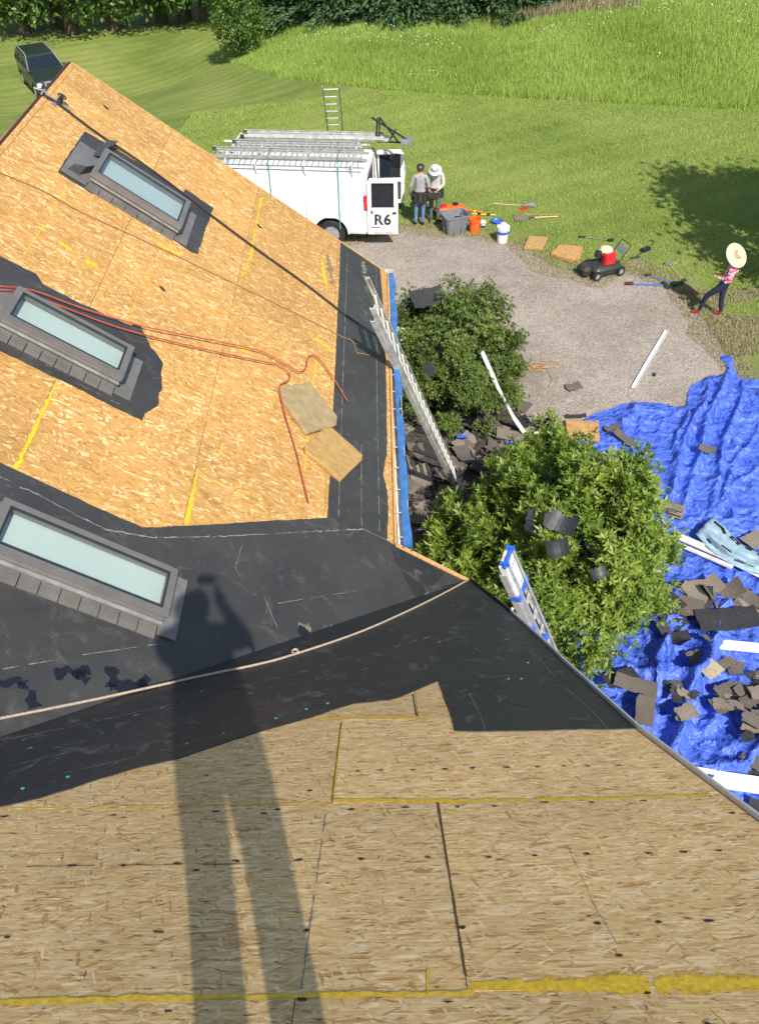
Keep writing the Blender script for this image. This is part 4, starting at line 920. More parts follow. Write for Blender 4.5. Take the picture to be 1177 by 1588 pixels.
def conifer(x, y, H, R, label, seed=0):
    z0 = terr(x, y); o = empty('spruce_tree', (x, y, z0 - .1), label=label, cat='tree', group='dark spruces behind the meadow'); rs = random.Random(seed); rg = np.random.default_rng(seed)
    MB().tube([(0, 0, 0), (0, 0, H * .5), (0, 0, H)], [.022 * H, .014 * H, .01], 9).build('trunk', MT['bark'], o, smooth=True)
    Cs = []; Ds = []; bb = MB(); Ns = []; tn = []
    z = .35
    while z < H * .97:
        r = R * (1 - z / H) ** .8 + .15; nb = 9 if z < 4 else 7
        for j in range(nb):
            a = rs.uniform(0, 6.28); L = r * rs.uniform(.8, 1.1); dx, dy = math.cos(a), math.sin(a); pts = []
            for t in (0, .33, .66, 1): pts.append(Vector((dx * L * t, dy * L * t, z + .25 * L * t * (1 - t) - .16 * L * t * t)))
            bb.tube(pts, [.03, .02, .012, .004], 4); m = int(70 if z < 4.5 else 28); tone = rs.random()
            t = rg.random(m) ** .7; side = rg.normal(size=m) * .2 * L * (1.05 - t * .75)
            px_ = np.stack([dx * L * t - dy * side, dy * L * t + dx * side, z + .25 * L * t * (1 - t) - .16 * L * t * t + rg.normal(size=m) * .05 - .12 * np.abs(side)], 1)
            D = np.stack([dx - dy * side * 1.8 / L, dy + dx * side * 1.8 / L, -.15 + rg.normal(size=m) * .25], 1); D /= np.linalg.norm(D, axis=1)[:, None]
            Cs.append(px_); Ds.append(D); tn.append(.5 * tone + .5 * rg.random(m))
        z += .28 if z < 4 else .5
    bb.build('branches', MT['bark'], o, kind='stuff')
    C = np.concatenate(Cs); D = np.concatenate(Ds); n = len(C); Nn = np.tile([0, 0, 1.], (n, 1)) + .5 * rand_dirs(n)
    V, F = leaf_quads(C, D, .36 * (.6 + .6 * RNG.random(n)), .10, 0, N=Nn); V2, F2 = leaf_quads(C, D + .5 * rand_dirs(n), .26, .07, 0)
    fastmesh('crown', np.concatenate([V, V2]), np.concatenate([F, F2 + len(V)]), MT['needle'], o, rnd=np.concatenate(tn + tn))
for i, (px, dy, H, R, l) in enumerate([(470, 0, 10, 3.0, 'dark spruce at the left end of the row behind the meadow'), (545, .6, 11, 3.1, 'dark spruce with sweeping low boughs above the leaning silver ladder'), (625, -.2, 10, 3.0, 'dark spruce straight behind the meadow, boughs touching the weeds'), (710, .6, 12, 3.3, 'tall dark spruce in the middle of the meadow row'), (790, .9, 11, 3.0, 'dark spruce right of the middle of the meadow row'), (870, 2.2, 11, 2.8, 'dark spruce near the right end of the row, weeds before it'), (945, 3.6, 10, 2.6, 'smallest dark spruce at the right end of the row')]):
    g = gp(px, 40); conifer(g.x, g.y + 1.9 + dy, H, R, l, seed=30 + i)
tl = ['broadleaf tree behind the parked dark sport vehicle', 'broadleaf tree with pale green lower boughs left of the ridge tip', 'broadleaf tree shading the grass behind the ridge tip', 'broadleaf tree overhanging the lawn above the roof tip', 'dark broadleaf tree between the lawn and the bare-stemmed shrub', 'broadleaf tree left of the spruces behind the small shrub']
for i, (px, py, H, R) in enumerate([(20, 74, 11, 4.2), (95, 72, 12, 4.2), (165, 66, 12, 4.4), (240, 52, 12, 4.2), (310, 44, 12, 4.0), (400, 36, 11, 3.6)]):
    g = gp(px, py); decid('broadleaf_tree', g.x, g.y + 2.8, H, R, tl[i], n=11000, seed=60 + i, low=.02, under=1.1)
for i, (x, y, H) in enumerate([(-30, 52, 12), (-26, 58, 13), (-20, 60, 14), (-12, 60, 14), (-4, 58, 14), (4, 56, 13), (12, 58, 13), (21, 60, 12), (30, 58, 12)]):
    decid('broadleaf_tree', x, y, H, 4.6, 'tall tree in the second row of the wood behind the lawn', n=6000, leaf=.42, group='second row of trees in the wood', seed=80 + i)
g = gp(376, 90); decid('shrub_tree', g.x, g.y, 4.0, 1.25, 'small multi-stemmed shrub tree standing alone where lawn meets the weeds', n=5200, leaf=.16, group=None, seed=99, low=.1)
# tree out of frame whose shade lies on the lawn by the straw hat
decid('shade_tree', 13.2, 17.0, 8.2, 2.9, 'tall tree right of the lawn that throws the shade behind the straw hat', n=15000, leaf=.25, group=None, seed=101, low=.12)
# --- meadow, tufts, blades
mpx = [(330, 72), (352, 95), (430, 122), (520, 134), (600, 141), (700, 147), (800, 153), (900, 158), (1000, 163), (1100, 169), (1260, 178)]
mw = [gp(*p) for p in mpx]; mpoly = [(p.x, p.y) for p in mw] + [(42, 34), (46, 62), (-8, 62)]
def blades(name, P, hgt, wid, mat, lean=.35, kind='stuff', rnd=None, parent=None):
    n = len(P); a = RNG.random(n) * 6.283; D = np.stack([np.cos(a) * lean * RNG.random(n), np.sin(a) * lean * RNG.random(n), np.ones(n)], 1); s = RNG.random(n) * 6.283
    S_ = np.stack([np.cos(s), np.sin(s), 0 * s], 1); V = np.stack([P - S_ * wid / 2, P + S_ * wid / 2, P + D * np.asarray(hgt).reshape(-1, 1)], 1).reshape(-1, 3)
    return fastmesh(name, V, np.arange(3 * n).reshape(n, 3), mat, parent, rnd=RNG.random(n) if rnd is None else rnd, kind=kind)
def scatter(n, x0, x1, y0, y1, poly=None, inv=None):
    x = RNG.uniform(x0, x1, n); y = RNG.uniform(y0, y1, n); k = np.ones(n, bool)
    if poly is not None: k &= inpoly(x, y, poly)
    if inv is not None: k &= ~inpoly(x, y, inv)
    x, y = x[k], y[k]; return x, y
def lift(x, y, dz=0): return np.stack([x, y, np.array([terr(a, b) for a, b in zip(x, y)]) + dz], 1)
x, y = scatter(330000, -8, 24, 30, 52, mpoly); P = lift(x, y, -.02); cl = pnoise(x * .9, y * .9, 50); cl2 = pnoise(x * .25, y * .25, 51)
blades('meadow_grass', P, .10 + .34 * cl * RNG.random(len(x)) + .04, .035, MT['meadow'], .6, rnd=np.clip(.15 + .45 * cl2 + .45 * RNG.random(len(x)) - .12, 0, 1))
x, y = scatter(4000, -6, 24, 31.5, 52, mpoly); kk = pnoise(x * .35, y * .5, 52) > .68; x, y = x[kk], y[kk]; P = lift(x, y, .42 + .15)
V, F = leaf_quads(P, rand_dirs(len(P), .1), (.03 + .05 * RNG.random(len(P))), .035, 0, N=np.tile([0, -.4, 1.], (len(P), 1))); fastmesh('wild_flowers', V, F, MT['flower'], kind='stuff')
x, y = scatter(60000, 3, 20, 43, 52, mpoly); kk = segdist(x, y, [(g_.x, g_.y) for g_ in (gp(520, 68), gp(640, 58), gp(760, 50), gp(860, 30), gp(960, 12))], False) < .9; x, y = x[kk], y[kk]
if len(x): blades('dry_weeds', lift(x, y), .3 + .4 * RNG.random(len(x)), .04, MT['strawb'], .5)
x, y = scatter(330000, -7, 17, 15.5, 34, None, drive); kk = ~inpoly(x, y, tpoly) & (np.abs(x) < (y + 8) * .5); x, y = x[kk], y[kk]
blades('lawn_blades', lift(x, y, -.005), .03 + .05 * RNG.random(len(x)) * pnoise(x * 1.5, y * 1.5, 60) * 1.6, .022, MT['blade'], .8, rnd=np.clip(.1 + .5 * pnoise(x * .5, y * .5, 61) + .4 * RNG.random(len(x)), 0, 1))
x, y = scatter(200000, -3, 12, 13, 24); dd = segdist(x, y, [(p.x, p.y) for p in dw], False); kk = (dd < .75 * pnoise(x * 1.4, y * 1.4, 62) ** 1.2 + .08) & ~inpoly(x, y, tpoly); x, y = x[kk], y[kk]
blades('edge_straw', lift(x, y), .03 + .06 * RNG.random(len(x)), .018, MT['strawb'], 1.3)
x, y = scatter(60000, 7.4, 12.5, 13.5, 18.5); kk = (pnoise(x * 1.2, y * 1.2, 63) > .45) & ~inpoly(x, y, tpoly) & ~inpoly(x, y, drive); x, y = x[kk], y[kk]
blades('edge_straw', lift(x, y), .03 + .06 * RNG.random(len(x)), .02, MT['strawb'], 1.3)
x, y = scatter(9000, .3, 8.2, 8, 22.5, drive); P = lift(x, y, .008); V, F = leaf_quads(P, rand_dirs(len(P)), .02 + .03 * RNG.random(len(P)) ** 3, .025, .3)
fastmesh('loose_stones', V, F, MT['gravel'], kind='stuff')
x, y = scatter(3500, .0, 4, 5, 17, bed); P = lift(x, y, .015 + .02); V, F = leaf_quads(P, rand_dirs(len(P)), .05 + .07 * RNG.random(len(P)), .04, .2); fastmesh('fallen_leaves', V, F, MT['mulch'], kind='stuff')
# ============================================================ LADDERS
def ladder(name, a, b, width, side, label, sections=2, mat='alu', tips=None, rung=.305, railw=.075, group=None, ext=.0, cat='ladder'):
    """a foot, b top, side = direction between the rails"""
    a, b = Vector(a), Vector(b); d = (b - a).normalized(); s = Vector(side); s = (s - d * s.dot(d)).normalized(); nn = s.cross(d); L = (b - a).length
    o = empty(name, a, label=label, cat=cat, group=group)
    R = Matrix((s, d, nn)).transposed()
    secs = [(0, L, 0, width)] if sections == 1 else [(0, L * .97, -.025, width), (L * .03 + ext, L, .025, width - .07)]
    rm = None
    for l0, l1, off, w in secs:
        for q in (-1, 1):
            mb = MB(); mb.box(R @ Vector((q * w / 2, (l0 + l1) / 2, off)), (.012, l1 - l0, railw), R)
            for e in (-1, 1): mb.box(R @ Vector((q * (w / 2 - .014), (l0 + l1) / 2, off + e * (railw / 2 - .003))), (.026, l1 - l0, .006), R)
            mb.build('rail', MT[mat], o)
        y = l0 + .18
        while y < l1 - .08:
            if rm is None or abs(rm[1] - w) > 1e-6:
                mb = MB(); mb.tube([R @ Vector((-w / 2, 0, 0)), R @ Vector((w / 2, 0, 0))], .016, 8)
                ro = mb.build('rung', MT[mat], o, smooth=True); rm = (ro, w)
            else: ro = rm[0].copy(); COL.objects.link(ro); ro.parent = o
            ro.location = R @ Vector((0, y, off)); y += rung
    for q in (-1, 1):
        MB().box(R @ Vector((q * width / 2, .03, 0)), (.04, .10, .11), R).build('foot', MT['black'], o)
    if tips:
        for q in (-1, 1): MB().box(R @ Vector((q * secs[-1][3] / 2, L + .0, secs[-1][2])), (.03, .05, railw + .01), R).build('end_cap', MT[tips], o)
        MB().tube([R @ Vector((-width / 2, L - .02, secs[-1][2])), R @ Vector((width / 2, L - .02, secs[-1][2]))], .022, 8).build('top_bar', MT[tips], o)
    return o, R
ft = gp(708, 748)
# top of the leaning ladder, standing proud of the eave
gxx = gx(ft.y) + .12
ratio = (ft.x - gxx) / (ez - .02); tz_ = 5.85; tp = at_h(574, 455, tz_); tp = Vector((ft.x - ratio * tz_, tp.y, tz_)); pass
ladder('leaning_ladder', (ft.x, ft.y, .0), tp, .48, (0, 1, 0), 'long weathered aluminium extension ladder leaning on the eave from the planting bed', mat='alud', railw=.055)
E1 = at_h(783, 862, 4.72); E0 = at_h(850, 1012, 3.0)
dirn = (E0 - E1); foot = E1 + dirn * (E1.z / -dirn.z)
o, R = ladder('stabilised_ladder', (foot.x, foot.y, 0), E1, .26, (.5, 1, 0), 'aluminium ladder with blue end caps and bands rising beside the wing roof edge', tips='blue')
for fz in (.55, 1.55, 1.15): 
    L = (E1 - foot).length; MB().box(R @ Vector((0.0 if fz != 1.15 else -.1, L - fz, .0)), (.30 if fz == .55 else .10, .07, .10), R).build('blue_band', MT['blue'], o)
MB().tube([R @ Vector((-.2, L - .62, -.03)), R @ Vector((-.42, L - .66, -.1)), R @ Vector((-.5, L - .74, -.16))], .016, 8).build('stabiliser_arm', MT['whited'], o, smooth=True)
MB().box(R @ Vector((0, L - .28, .0)), (.25, .52, .07), R).build('cover_plate', MT['whited'], o)
# ladder standing behind the van
ladder('standing_ladder', (-1.05, 26.1, terr(-1, 26)), at_h(513, 133, 3.45), .46, (1, 0, 0), 'silver ladder leaning against the far side of the white van, top sticking up', sections=1, group=None)

# ============================================================ VAN
VX, VY0, VY1, VT = -.2, 21.1, 23.1, 2.06
VR = math.radians(-7)
MV = Matrix.Translation((VX, VY0, 0)) @ Matrix.Rotation(VR, 4, 'Z') @ Matrix.Translation((-VX, -VY0, 0))
van = empty('work_van', tuple(MV @ Vector((0, 0, 0))), VR, label='white cargo van with open rear doors and ladders on its roof rack', cat='van')
cy = (VY0 + VY1) / 2; hw0 = (VY1 - VY0) / 2
def vring(x, hw, zb, zt, tum=.13, r=.16, n=5):
    P = []; hw_t = hw - tum
    zm = zb + (zt - zb) * .48
    P += [Vector((x, cy - hw + .05, zb)), Vector((x, cy - hw, zb + .12)), Vector((x, cy - hw, zm))]
    for i in range(n + 1):
        a = math.pi / 2 * i / n; P.append(Vector((x, cy - hw_t + r - r * math.cos(a), zt - r + r * math.sin(a))))
    P.append(Vector((x, cy, zt + .03)))
    for i in range(n + 1):
        a = math.pi / 2 * (1 - i / n); P.append(Vector((x, cy + hw_t - r + r * math.cos(a), zt - r + r * math.sin(a))))
    P += [Vector((x, cy + hw, zm)), Vector((x, cy + hw, zb + .12)), Vector((x, cy + hw - .05, zb))]
    return P
secs = [(VX, hw0 - .01, .42, VT - .02), (VX - .05, hw0, .40, VT), (VX - 3.7, hw0, .40, VT), (VX - 4.0, hw0, .40, VT - .05), (VX - 4.75, hw0 - .01, .40, 1.22), (VX - 5.5, hw0 - .06, .42, 1.02), (VX - 5.7, hw0 - .2, .5, .8)]
b = MB(); b.loft([vring(*s) for s in secs]); body = b.build('body', MT['white'], van, smooth=True)
def boolcut(o, cutters):
    for c in cutters:
        md = o.modifiers.new('cut', 'BOOLEAN'); md.operation = 'DIFFERENCE'; md.solver = 'EXACT'; md.object = c
    bpy.context.view_layer.update(); dg = bpy.context.evaluated_depsgraph_get(); me = bpy.data.meshes.new_from_object(o.evaluated_get(dg))
    o.modifiers.clear(); old = o.data; o.data = me
    for c in cutters: bpy.data.objects.remove(c)
RY = Matrix.Rotation(math.pi / 2, 3, 'X')
cut = []
for wx in (VX - .98, VX - 4.45):
    b = MB(); b.lathe([(.47, -1.3), (.47, -hw0 + .35)], (wx, cy, .40), 28, Matrix.Rotation(-math.pi / 2, 3, 'X')); cut.append(b.build('cut_a', MT['black'], van))
    b = MB(); b.lathe([(.47, hw0 - .35), (.47, 1.3)], (wx, cy, .40), 28, Matrix.Rotation(-math.pi / 2, 3, 'X')); cut.append(b.build('cut_b', MT['black'], van))
b = MB(); b.box((VX - 1.4, cy, 1.16), (3.2, 1.62, 1.36)); cut.append(b.build('cut_c', MT['black'], van))
boolcut(body, cut)
if len(body.data.polygons):
    body.data.polygons.foreach_set('use_smooth', [True] * len(body.data.polygons))
    try: body.data.set_sharp_from_angle(angle=math.radians(35))
    except Exception: pass
b = MB(); x0, x1, ya, yb_, za, zb_ = VX - 2.95, VX - .03, cy - .80, cy + .80, .50, 1.82
b.add([(x0, ya, za), (x1, ya, za), (x1, yb_, za), (x0, yb_, za), (x0, ya, zb_), (x1, ya, zb_), (x1, yb_, zb_), (x0, yb_, zb_)], [(0, 1, 2, 3), (4, 7, 6, 5), (0, 4, 5, 1), (2, 6, 7, 3), (0, 3, 7, 4)]); b.build('cargo_lining', MT['interior'], van, recalc=False)
for wx in (VX - .98, VX - 4.45):
    for sy in (-1, 1):
        yy = cy + sy * (hw0 - .13); w = empty('wheel', parent=van); w.location = (wx, yy, .37)
        Rw = Matrix.Rotation(math.pi / 2 * sy, 3, 'X')
        MB().lathe([(.22, -.10), (.34, -.11), (.37, -.07), (.37, .07), (.34, .11), (.22, .10)], (0, 0, 0), 28, Rw, False, False).build('tyre', MT['black'], w, smooth=True)
        MB().lathe([(.02, .08), (.12, .075), (.13, .04), (.21, .06), (.225, .09), (.225, -.08)], (0, 0, 0), 24, Rw).build('rim', MT['silver'], w, smooth=True)
for sy in (-1, 1):
    b = MB(); yy = cy + sy * (hw0 + .001)
    b.box((VX - 2.45, yy, .47), (2.1, .02, .10)); b.build('sill_trim', MT['suvg'], van, bevel=.006)
    for wx in (VX - .98, VX - 4.45):
        b = MB(); b.loft([[Vector((wx + rr * math.cos(a), yy + q * .012, .40 + rr * math.sin(a))) for rr, q in ((.47, -1), (.47, 1), (.51, 1), (.51, -1))] for a in np.linspace(0.02, math.pi - .02, 18)]); b.build('wheel_arch', MT['white'], van, smooth=True)
# body panel seams and side mouldings on the near flank
for xx in (VX - 1.62, VX - 2.9, VX - 3.35):
    MB().box((xx, VY0 + .0, .88), (.012, .008, .72)).build('panel_seam', MT['suvg'], van)
MB().box((VX - 1.9, VY0 - .002, .86), (2.9, .012, .035)).build('side_moulding', MT['white'], van, bevel=.004)
# tail lights and bumper
for sy in (-1, 1):
    t = empty('tail_light', parent=van)
    MB().box((VX - .02, cy + sy * (hw0 - .035), 1.28), (.09, .10, .40)).build('lens', MT['red'], t, bevel=.012); MB().box((VX - .018, cy + sy * (hw0 - .035), 1.30), (.098, .07, .07)).build('reversing_lens', MT['headl'], t, bevel=.008)
MB().box((VX + .08, cy, .46), (.18, 1.9, .15)).build('bumper', MT['suvg'], van, bevel=.03)
for sy in (-1, 1): MB().box((VX + .012, cy + sy * .9, 1.2), (.03, .10, 1.5)).build('door_pillar', MT['white'], van, bevel=.01)
MB().box((VX + .012, cy, 1.93), (.03, 1.7, .14)).build('roof_header', MT['white'], van, bevel=.01)
MB().box((VX + .012, cy, .52), (.03, 1.75, .10)).build('door_sill', MT['suvg'], van, bevel=.01)
# rear doors, opened flat behind the van
def txtmesh(name, cu):
    t = bpy.data.objects.new(name, cu); COL.objects.link(t); bpy.context.view_layer.update()
    me = bpy.data.meshes.new_from_object(t.evaluated_get(bpy.context.evaluated_depsgraph_get())); bpy.data.objects.remove(t); me.name = name
    return link(name, me)
def vdoor(y, face, tilt):
    d = empty('rear_door', parent=van); d.location = (VX + .03, y, 0); d.rotation_euler = (0, 0, tilt)
    W, z0, z1 = .82, .42, 1.93; t = .06
    out = [(0, z0), (W, z0), (W + .0, 1.2), (W - .03, z1 - .1), (W - .12, z1), (.07, z1), (0, z1 - .12)]
    win = [(.12, 1.18), (W - .12, 1.18), (W - .13, 1.75), (W - .19, 1.81), (.17, 1.81), (.12, 1.75)]
    b = MB()
    # frame around the window, built as ring
    def pt(p, q): return Vector((p[0], q, p[1]))
    lower = [(0, z0), (W, z0), (W, 1.18), (0, 1.18)]
    b.prism([pt(p, -t / 2) for p in lower], [pt(p, t / 2) for p in lower])
    for quad in ([(0, 1.18), (.12, 1.18), (.12, 1.81), (0, 1.81)], [(W - .12, 1.18), (W, 1.18), (W - .02, 1.81), (W - .14, 1.81)], [(0, 1.81), (W - .02, 1.81), (W - .1, z1), (.06, z1)]):
        b.prism([pt(p, -t / 2) for p in quad], [pt(p, t / 2) for p in quad])
    b.build('door_panel', MT['white'], d, bevel=.006)
    b = MB(); b.box((W / 2 - .005, 0, 1.495), (W - .23, .02, .64)); b.build('window_pane', MT['dglass'], d)
    b = MB()
    for (c, s) in (((W / 2, 1.185), (W - .2, .03)), ((W / 2, 1.805), (W - .24, .03)), ((.125, 1.49), (.03, .62)), ((W - .13, 1.49), (.03, .62))): b.box((c[0], 0, c[1]), (s[0], .075, s[1]))
    b.build('window_seal', MT['blackpl'], d, bevel=.004)
    MB().box((W - .1, face * .045, 1.02), (.10, .03, .05)).build('handle', MT['blackpl'], d, bevel=.008)
    if face < 0:
        cu = bpy.data.curves.new('lettering', 'FONT'); cu.body = 'R6'; cu.size = .40; cu.extrude = .002; cu.offset = .011; cu.space_character = 1.1
        cu.materials.append(MT['wrapk']); tx = txtmesh('lettering', cu); tx.parent = d; tx.location = (.17, -t / 2 - .004, .70); tx.rotation_euler = (math.pi / 2, 0, 0)
        for k, (cx_, cz_) in enumerate(((.29, .84),)): MB().box((cx_, -t / 2 - .0075, cz_), (.008, .002, .34)).build('stencil_bridge', MT['white'], d)
        cu = bpy.data.curves.new('small_emblem', 'FONT'); cu.body = 'S'; cu.size = .13; cu.extrude = .002; cu.offset = .006; cu.materials.append(MT['wrapk']); tx = txtmesh('small_emblem', cu); tx.parent = d; tx.location = (.09, -t / 2 - .004, 1.0); tx.rotation_euler = (math.pi / 2, 0, 0)
        MB().box((.21, -t / 2 - .004, .62), (.26, .004, .022)).build('handle_slot', MT['suvg'], d)
        MB().box((.45, -t / 2 - .004, .47), (.55, .004, .05)).build('reflective_strip', simple('faded_red_strip', (.75, .4, .38), .5), d)
    else:
        MB().box((W / 2, -.04, .8), (W - .2, .02, .5)).build('inner_trim', MT['interior'], d, bevel=.01)
        MB().box((.1, -.05, 1.0), (.06, .03, .3)).build('latch', MT['blackpl'], d)
for k, nm in ((.92, 'hinge'),): pass
vdoor(VY0 + .03, -1, math.radians(5)); vdoor(VY1 - .03, 1, math.radians(9))
# roof rack
rk_ = empty('roof_rack', parent=van)
for xx in (VX - .35, VX - 1.6, VX - 2.9, VX - 3.7):
    MB().tube([(xx, VY0 + .1, VT - .1), (xx, VY0 - .02, VT + .22), (xx, VY0 + .1, VT + .26), (xx, VY1 - .1, VT + .26), (xx, VY1 + .02, VT + .22), (xx, VY1 - .1, VT - .1)], .02, 8).build('crossbar', MT['whited'], rk_, smooth=True)
for yy in (VY0 + .12, VY1 - .12): MB().bar((VX - .1, yy, VT + .05), (VX - 4.2, yy, VT + .05), .03, .04).build('side_rail', MT['whited'], rk_)
for i, (y, z, x0, x1, l, w) in enumerate([(VY1 - .45, VT + .36, -3.75, .25, 'upper aluminium ladder on the far side of the van roof, overhanging the rear', .36), (VY0 + .28, VT + .33, -4.3, -.15, 'lower aluminium ladder on the near side of the van roof', .42), (VY0 + .85, VT + .30, -3.9, -.4, 'middle ladder on the van roof lying between two others', .40)]):
    ladder('roof_ladder', MV @ Vector((x0, y, z)), MV @ Vector((x1, y, z + .02)), w, (.03 * i, 1, .15 * i), l, mat='alu' if i else 'alud', group='ladders carried on the van roof')
for xx in (VX - .72, VX - 2.55):
    b = MB(); pts = [MV @ Vector(q_) for q_ in [(xx, VY0 - .03, .55), (xx, VY0 - .035, 1.2), (xx + .0, VY0 + .06, VT - .05), (xx, VY0 + .02, VT + .38), (xx, VY0 + .5, VT + .40)]]
    for p, q in zip(pts, pts[1:]): b.bar(p, q, .03, .006, up=(0, 1, 0))
    b.build('tie_strap', simple('green_strap', (.10, .25, .22), .7), None, label='green tie-down strap over the near ladder %s' % ('by the rear wheel of the white van' if xx > -1.5 else 'halfway along the white van'), cat='strap')
# hydraulic-looking black lift bracket on the rear of the rack
lf = empty('black_bracket', tuple(MV @ Vector((0, 0, 0))), VR, label='black folding metal bracket sticking up at the rear end of the van roof ladders', cat='bracket')
for p, q in (((.0, 22.6, 2.3), (.02, 22.6, 2.95)), ((-.2, 22.6, 2.95), (.8, 22.5, 2.42)), ((.02, 22.6, 2.95), (.55, 22.5, 2.35)), ((-.1, 22.6, 2.35), (.9, 22.5, 2.35)), ((.3, 22.6, 2.4), (.45, 22.6, 2.66)), ((-.1, 22.75, 2.3), (-.05, 22.75, 2.9))): MB().bar(p, q, .035, .04).build('arm', MT['blackpl'], lf)
MB().box((.75, 22.5, 2.40), (.3, .25, .12)).build('clamp', MT['silver'], lf, bevel=.01)
b = MB(); b.tube([MV @ Vector(q_) for q_ in [(VX - .02, 22.8, 2.1), (VX + .1, 22.7, 2.0), (VX + .14, 22.7, 1.3), (VX + .1, 22.75, .9)]], .02, 6); b.build('hanging_cable', MT['black'], None, smooth=True, label='black cable hanging in the open back of the van', cat='cable')

# ============================================================ DARK GREEN SUV
g = gp(72, 137, .0)
g = Vector((-17.4, 47.3, terr(-17.4, 47.3)))
suv = empty('sport_utility_car', g, math.radians(30), label='dark green sport utility car parked on the grass beyond the roof tip', cat='car')
# built facing -y, length 4.6, width 1.85
def sring(y, hw, zb, zt, r=.1):
    return [Vector((s * a, y, z)) for s, a, z in ((-1, hw - .06, zb), (-1, hw, zb + .12), (-1, hw, (zb + zt) / 2), (-1, hw - .03, zt - r), (-1, hw - .12, zt), (1, hw - .12, zt), (1, hw - .03, zt - r), (1, hw, (zb + zt) / 2), (1, hw, zb + .12), (1, hw - .06, zb))]
b = MB(); b.loft([sring(*s) for s in ((-2.28, .70, .45, .86), (-2.2, .84, .38, .98), (-1.9, .91, .34, 1.04), (-1.1, .925, .33, 1.12), (1.9, .925, .33, 1.14), (2.2, .88, .36, 1.1), (2.28, .80, .45, .95))])
sb_ = b.build('body', MT['suv'], suv, smooth=True)
cut = []
for wy in (-1.42, 1.38):
    for s in (-1, 1):
        b = MB(); b.lathe([(.41, .66), (.41, 1.2)], (0, wy, .36), 24, Matrix.Rotation(s * math.pi / 2, 3, 'Y')); cut.append(b.build('cut', MT['black'], suv))
boolcut(sb_, cut); sb_.data.polygons.foreach_set('use_smooth', [True] * len(sb_.data.polygons))
try: sb_.data.set_sharp_from_angle(angle=math.radians(35))
except Exception: pass
def cring(y, hw, z): return [Vector((-hw, y, z)), Vector((hw, y, z))]
low_ = [(-.91, -1.0), (.91, -1.0), (.91, 2.15), (-.91, 2.15)]; up_ = [(-.70, -.28), (.70, -.28), (.72, 1.95), (-.72, 1.95)]
b = MB(); b.loft([[Vector((x, y, 1.11)) for x, y in low_], [Vector((x * .86 + .14 * x, y, 1.2)) for x, y in low_], [Vector((x, y, 1.68)) for x, y in up_], [Vector((x * .9, y * .95 + .03, 1.73)) for x, y in up_]]); b.build('cabin', MT['suv'], suv, bevel=.02)
def lerp4(a, b_, c, d, s, t): return (a * (1 - s) + b_ * s) * (1 - t) + (d * (1 - s) + c * s) * t
def glassq(a, b_, c, d, name, m=.06, off=.012, mat='dglass'):
    a, b_, c, d = map(Vector, (a, b_, c, d)); q = [lerp4(a, b_, c, d, s, t) for s, t in ((m, m * 1.3), (1 - m, m * 1.3), (1 - m, 1 - m * 1.3), (m, 1 - m * 1.3))]; n = (q[1] - q[0]).cross(q[3] - q[0]).normalized()
    if n.dot(q[0] - Vector((0, .6, 1.2))) < 0: n = -n
    bb = MB(); bb.prism([p + n * off for p in q], [p - n * .01 for p in q]); bb.build(name, MT[mat], suv)
A4 = [Vector((x, y, 1.2)) for x, y in low_]; B4 = [Vector((x, y, 1.68)) for x, y in up_]
glassq(A4[0], A4[1], B4[1], B4[0], 'windscreen', .05); glassq(A4[2], A4[3], B4[3], B4[2], 'rear_window', .08)
for (i, j) in ((0, 3), (1, 2)):
    for s0_, s1_ in ((.02, .36), (.38, .68), (.70, .97)):
        a = A4[i] * (1 - s0_) + A4[j] * s0_; bq = A4[i] * (1 - s1_) + A4[j] * s1_; c = B4[i] * (1 - s1_) + B4[j] * s1_; d = B4[i] * (1 - s0_) + B4[j] * s0_
        glassq(a, bq, c, d, 'side_window', .05)
for s in (-1, 1):
    MB().tube([(s * .70, -.25, 1.70), (s * .69, .0, 1.79), (s * .69, 1.6, 1.80), (s * .70, 1.9, 1.72)], .035, 8).build('roof_rail', MT['silver'], suv, smooth=True)
    MB().tube([(s * .90, -1.0, 1.2), (s * .71, -.26, 1.70)], .025, 6).build('roof_rail', MT['silver'], suv)
    MB().box((s * 1.02, -.72, 1.20), (.2, .12, .16)).build('mirror', MT['suvg'], suv, bevel=.03)
    MB().box((s * .70, -2.20, .80), (.34, .14, .22)).build('headlight', MT['headl'], suv, bevel=.03)
    MB().box((s * .45, -2.30, .50), (.35, .06, .12)).build('fog_light', MT['blackpl'], suv, bevel=.02)
    for i in (0, 1):
        MB().box((s * .93, (-.42, .62)[i], .78), (.012, 1.0, .012)).build('door_line', MT['black'], suv)
    MB().box((s * .925, .0, .45), (.03, 1.9, .2)).build('side_cladding', MT['suvg'], suv, bevel=.008)
MB().box((0, -2.27, .82), (.98, .10, .26)).build('grille_surround', MT['silver'], suv, bevel=.03); MB().box((0, -2.325, .82), (.80, .02, .12)).build('grille', MT['black'], suv)
MB().box((0, -2.27, .52), (1.6, .16, .28)).build('bumper', MT['suvg'], suv, bevel=.05); MB().box((0, -2.36, .55), (.34, .015, .13)).build('number_plate', MT['white'], suv)
for wy in (-1.42, 1.38):
    for s in (-1, 1):
        w = empty('wheel', parent=suv); w.location = (s * .80, wy, .36); Rw = Matrix.Rotation(s * math.pi / 2, 3, 'Y')
        MB().lathe([(.22, -.11), (.34, -.11), (.365, -.07), (.365, .07), (.34, .11), (.22, .11)], (0, 0, 0), 24, Rw, False, False).build('tyre', MT['black'], w, smooth=True)
        MB().lathe([(.03, .10), (.08, .09), (.09, .06), (.20, .08), (.225, .11), (.225, -.05)], (0, 0, 0), 20, Rw).build('rim', MT['silver'], w, smooth=True)

